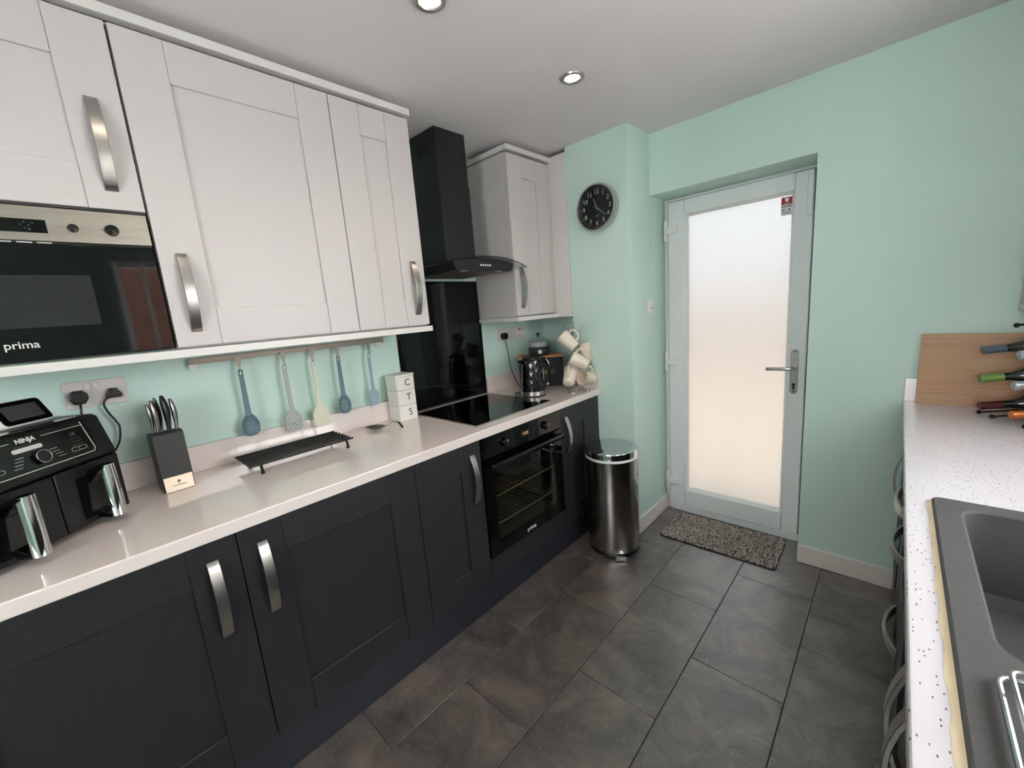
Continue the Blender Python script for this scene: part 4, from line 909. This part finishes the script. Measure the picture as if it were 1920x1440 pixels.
# ------------------------------------------------------------------ chopping board, wine rack and bottles
cb = thing('chopping_board', 'large beech chopping board leaning against the end wall', 'chopping board', (2.225, 2.138, ZW+.0005))
Mx = Matrix.Rotation(math.radians(-4.8), 4, 'X')
for i in range(6): MB().box(-.221, .221, 0, .018, .048*i, .048*(i+1)-.0002, Mx).build('plank', mat('beech_strip', (172+random.randint(-7, 7), 133+random.randint(-6, 6), 100+random.randint(-5, 5)), .5, col2=(186, 147, 113), nscale=10, stretch=(.3, 4, 20)), cb)
AX = math.radians(17); TI = math.radians(7)
ad = Vector((math.cos(AX)*math.cos(TI), math.sin(AX)*math.cos(TI), math.sin(TI))); cdv = Vector((.43, -.90, 0)).normalized()
wk = thing('wine_rack', 'black wire wine rack beside the chopping board', 'wine rack', (2.185, 1.99, ZW), AX)
def W2L(p): return Matrix.Rotation(-AX, 4, 'Z') @ (Vector(p)-Vector((2.185, 1.99, ZW)))
NECK = [[Vector((2.163, 1.985, .946)), Vector((2.158, 1.990, 1.046)), Vector((2.157, 2.010, 1.146))], [Vector((2.222, 1.872, .946)), Vector((2.218, 1.868, 1.046)), Vector((2.224, 1.888, 1.146))]]
for ci in range(2):
    for ti in range(3):
        p = NECK[ci][ti]
        for s_off in (-.040, .040):
            q0 = p+ad*(.02 if (ti == 0 and s_off > 0) or (ti == 0 and ci == 0 and s_off < 0) else .12)+cdv*s_off*.75+Vector((0, 0, -.032)); q1 = p+ad*.24+cdv*s_off*.75+Vector((0, 0, -.035))
            r_ = MB().tube([W2L(q0), W2L(q1)], .0035, 8).build('cradle_rod', BLACKWIRE, wk)
            MB().ball(tuple(W2L(q0)), .0075, 10).build('ball_end', BLACKWIRE, r_)
for f_ in (.15, .24):
    for ci in range(2):
        for s_off in (-.045, .045):
            b0 = NECK[ci][0]+ad*f_+cdv*s_off; b1 = NECK[ci][2]+ad*f_+cdv*s_off
            MB().tube([W2L((b0.x, b0.y, ZW+.001)), W2L((b1.x, b1.y, 1.20))], .004, 8).build('upright', BLACKWIRE, wk)
# top rod whose ball end shows above the bottles
q0 = Vector((2.222, 1.96, 1.238)); q1 = q0+ad*.22
MB().tube([W2L(q0), W2L(q1)], .0035, 8).build('top_rod', BLACKWIRE, wk); MB().ball(tuple(W2L(q0)), .0085, 10).build('ball_end', BLACKWIRE, wk)
GRN = mat('dark_green_bottle', (16, 26, 20), .06, coat=.5); BRN = mat('dark_wine_bottle', (22, 16, 16), .06, coat=.5); PAL = mat('pale_bottle', (150, 160, 158), .06, coat=.5)
BT = [(0, 0, 'dark wine bottle with a dark red foil at the bottom left of the rack', BRN, mat('dark_red_foil', (86, 34, 40), .35, .3)), (0, 1, 'green wine bottle with a bright green foil', GRN, mat('green_foil', (118, 152, 76), .4, .2)), (0, 2, 'dark wine bottle with a grey foil at the top left of the rack', GRN, mat('grey_foil', (98, 106, 116), .4, .3)),
      (1, 0, 'wine bottle with a copper orange foil', BRN, mat('copper_foil', (206, 116, 62), .3, .5)), (1, 1, 'pale bottle with a silver cap', PAL, mat('silver_foil', (168, 172, 176), .3, .5)), (1, 2, 'dark bottle with a pale blue-grey cap at the right edge', GRN, mat('bluegrey_foil', (150, 164, 172), .4, .2))]
for ci, ti, lab, gm, fm in BT:
    t = thing('wine_bottle', lab, 'bottle', NECK[ci][ti], group='wine bottles in the rack')
    x = ad.cross(Vector((0, 0, 1))).normalized(); y = ad.cross(x)
    t.rotation_mode = 'QUATERNION'; t.rotation_quaternion = Matrix(((x.x, y.x, ad.x), (x.y, y.y, ad.y), (x.z, y.z, ad.z))).to_quaternion()
    MB().lathe([(.0001, 0), (.0125, .0004), (.0148, .003), (.0148, .014), (.0140, .016), (.0142, .052), (.0145, .058)], 28).build('foil', fm, t)
    MB().lathe([(.0138, .056), (.0142, .075), (.020, .098), (.031, .118), (.0355, .135), (.0362, .15), (.0362, .272), (.033, .279), (.0001, .279)], 32).build('glass', gm, t)
    MB().lathe([(.0366, .165), (.0366, .245)], 32).build('paper_label', mat('bottle_label', (200, 196, 184), .6), t)
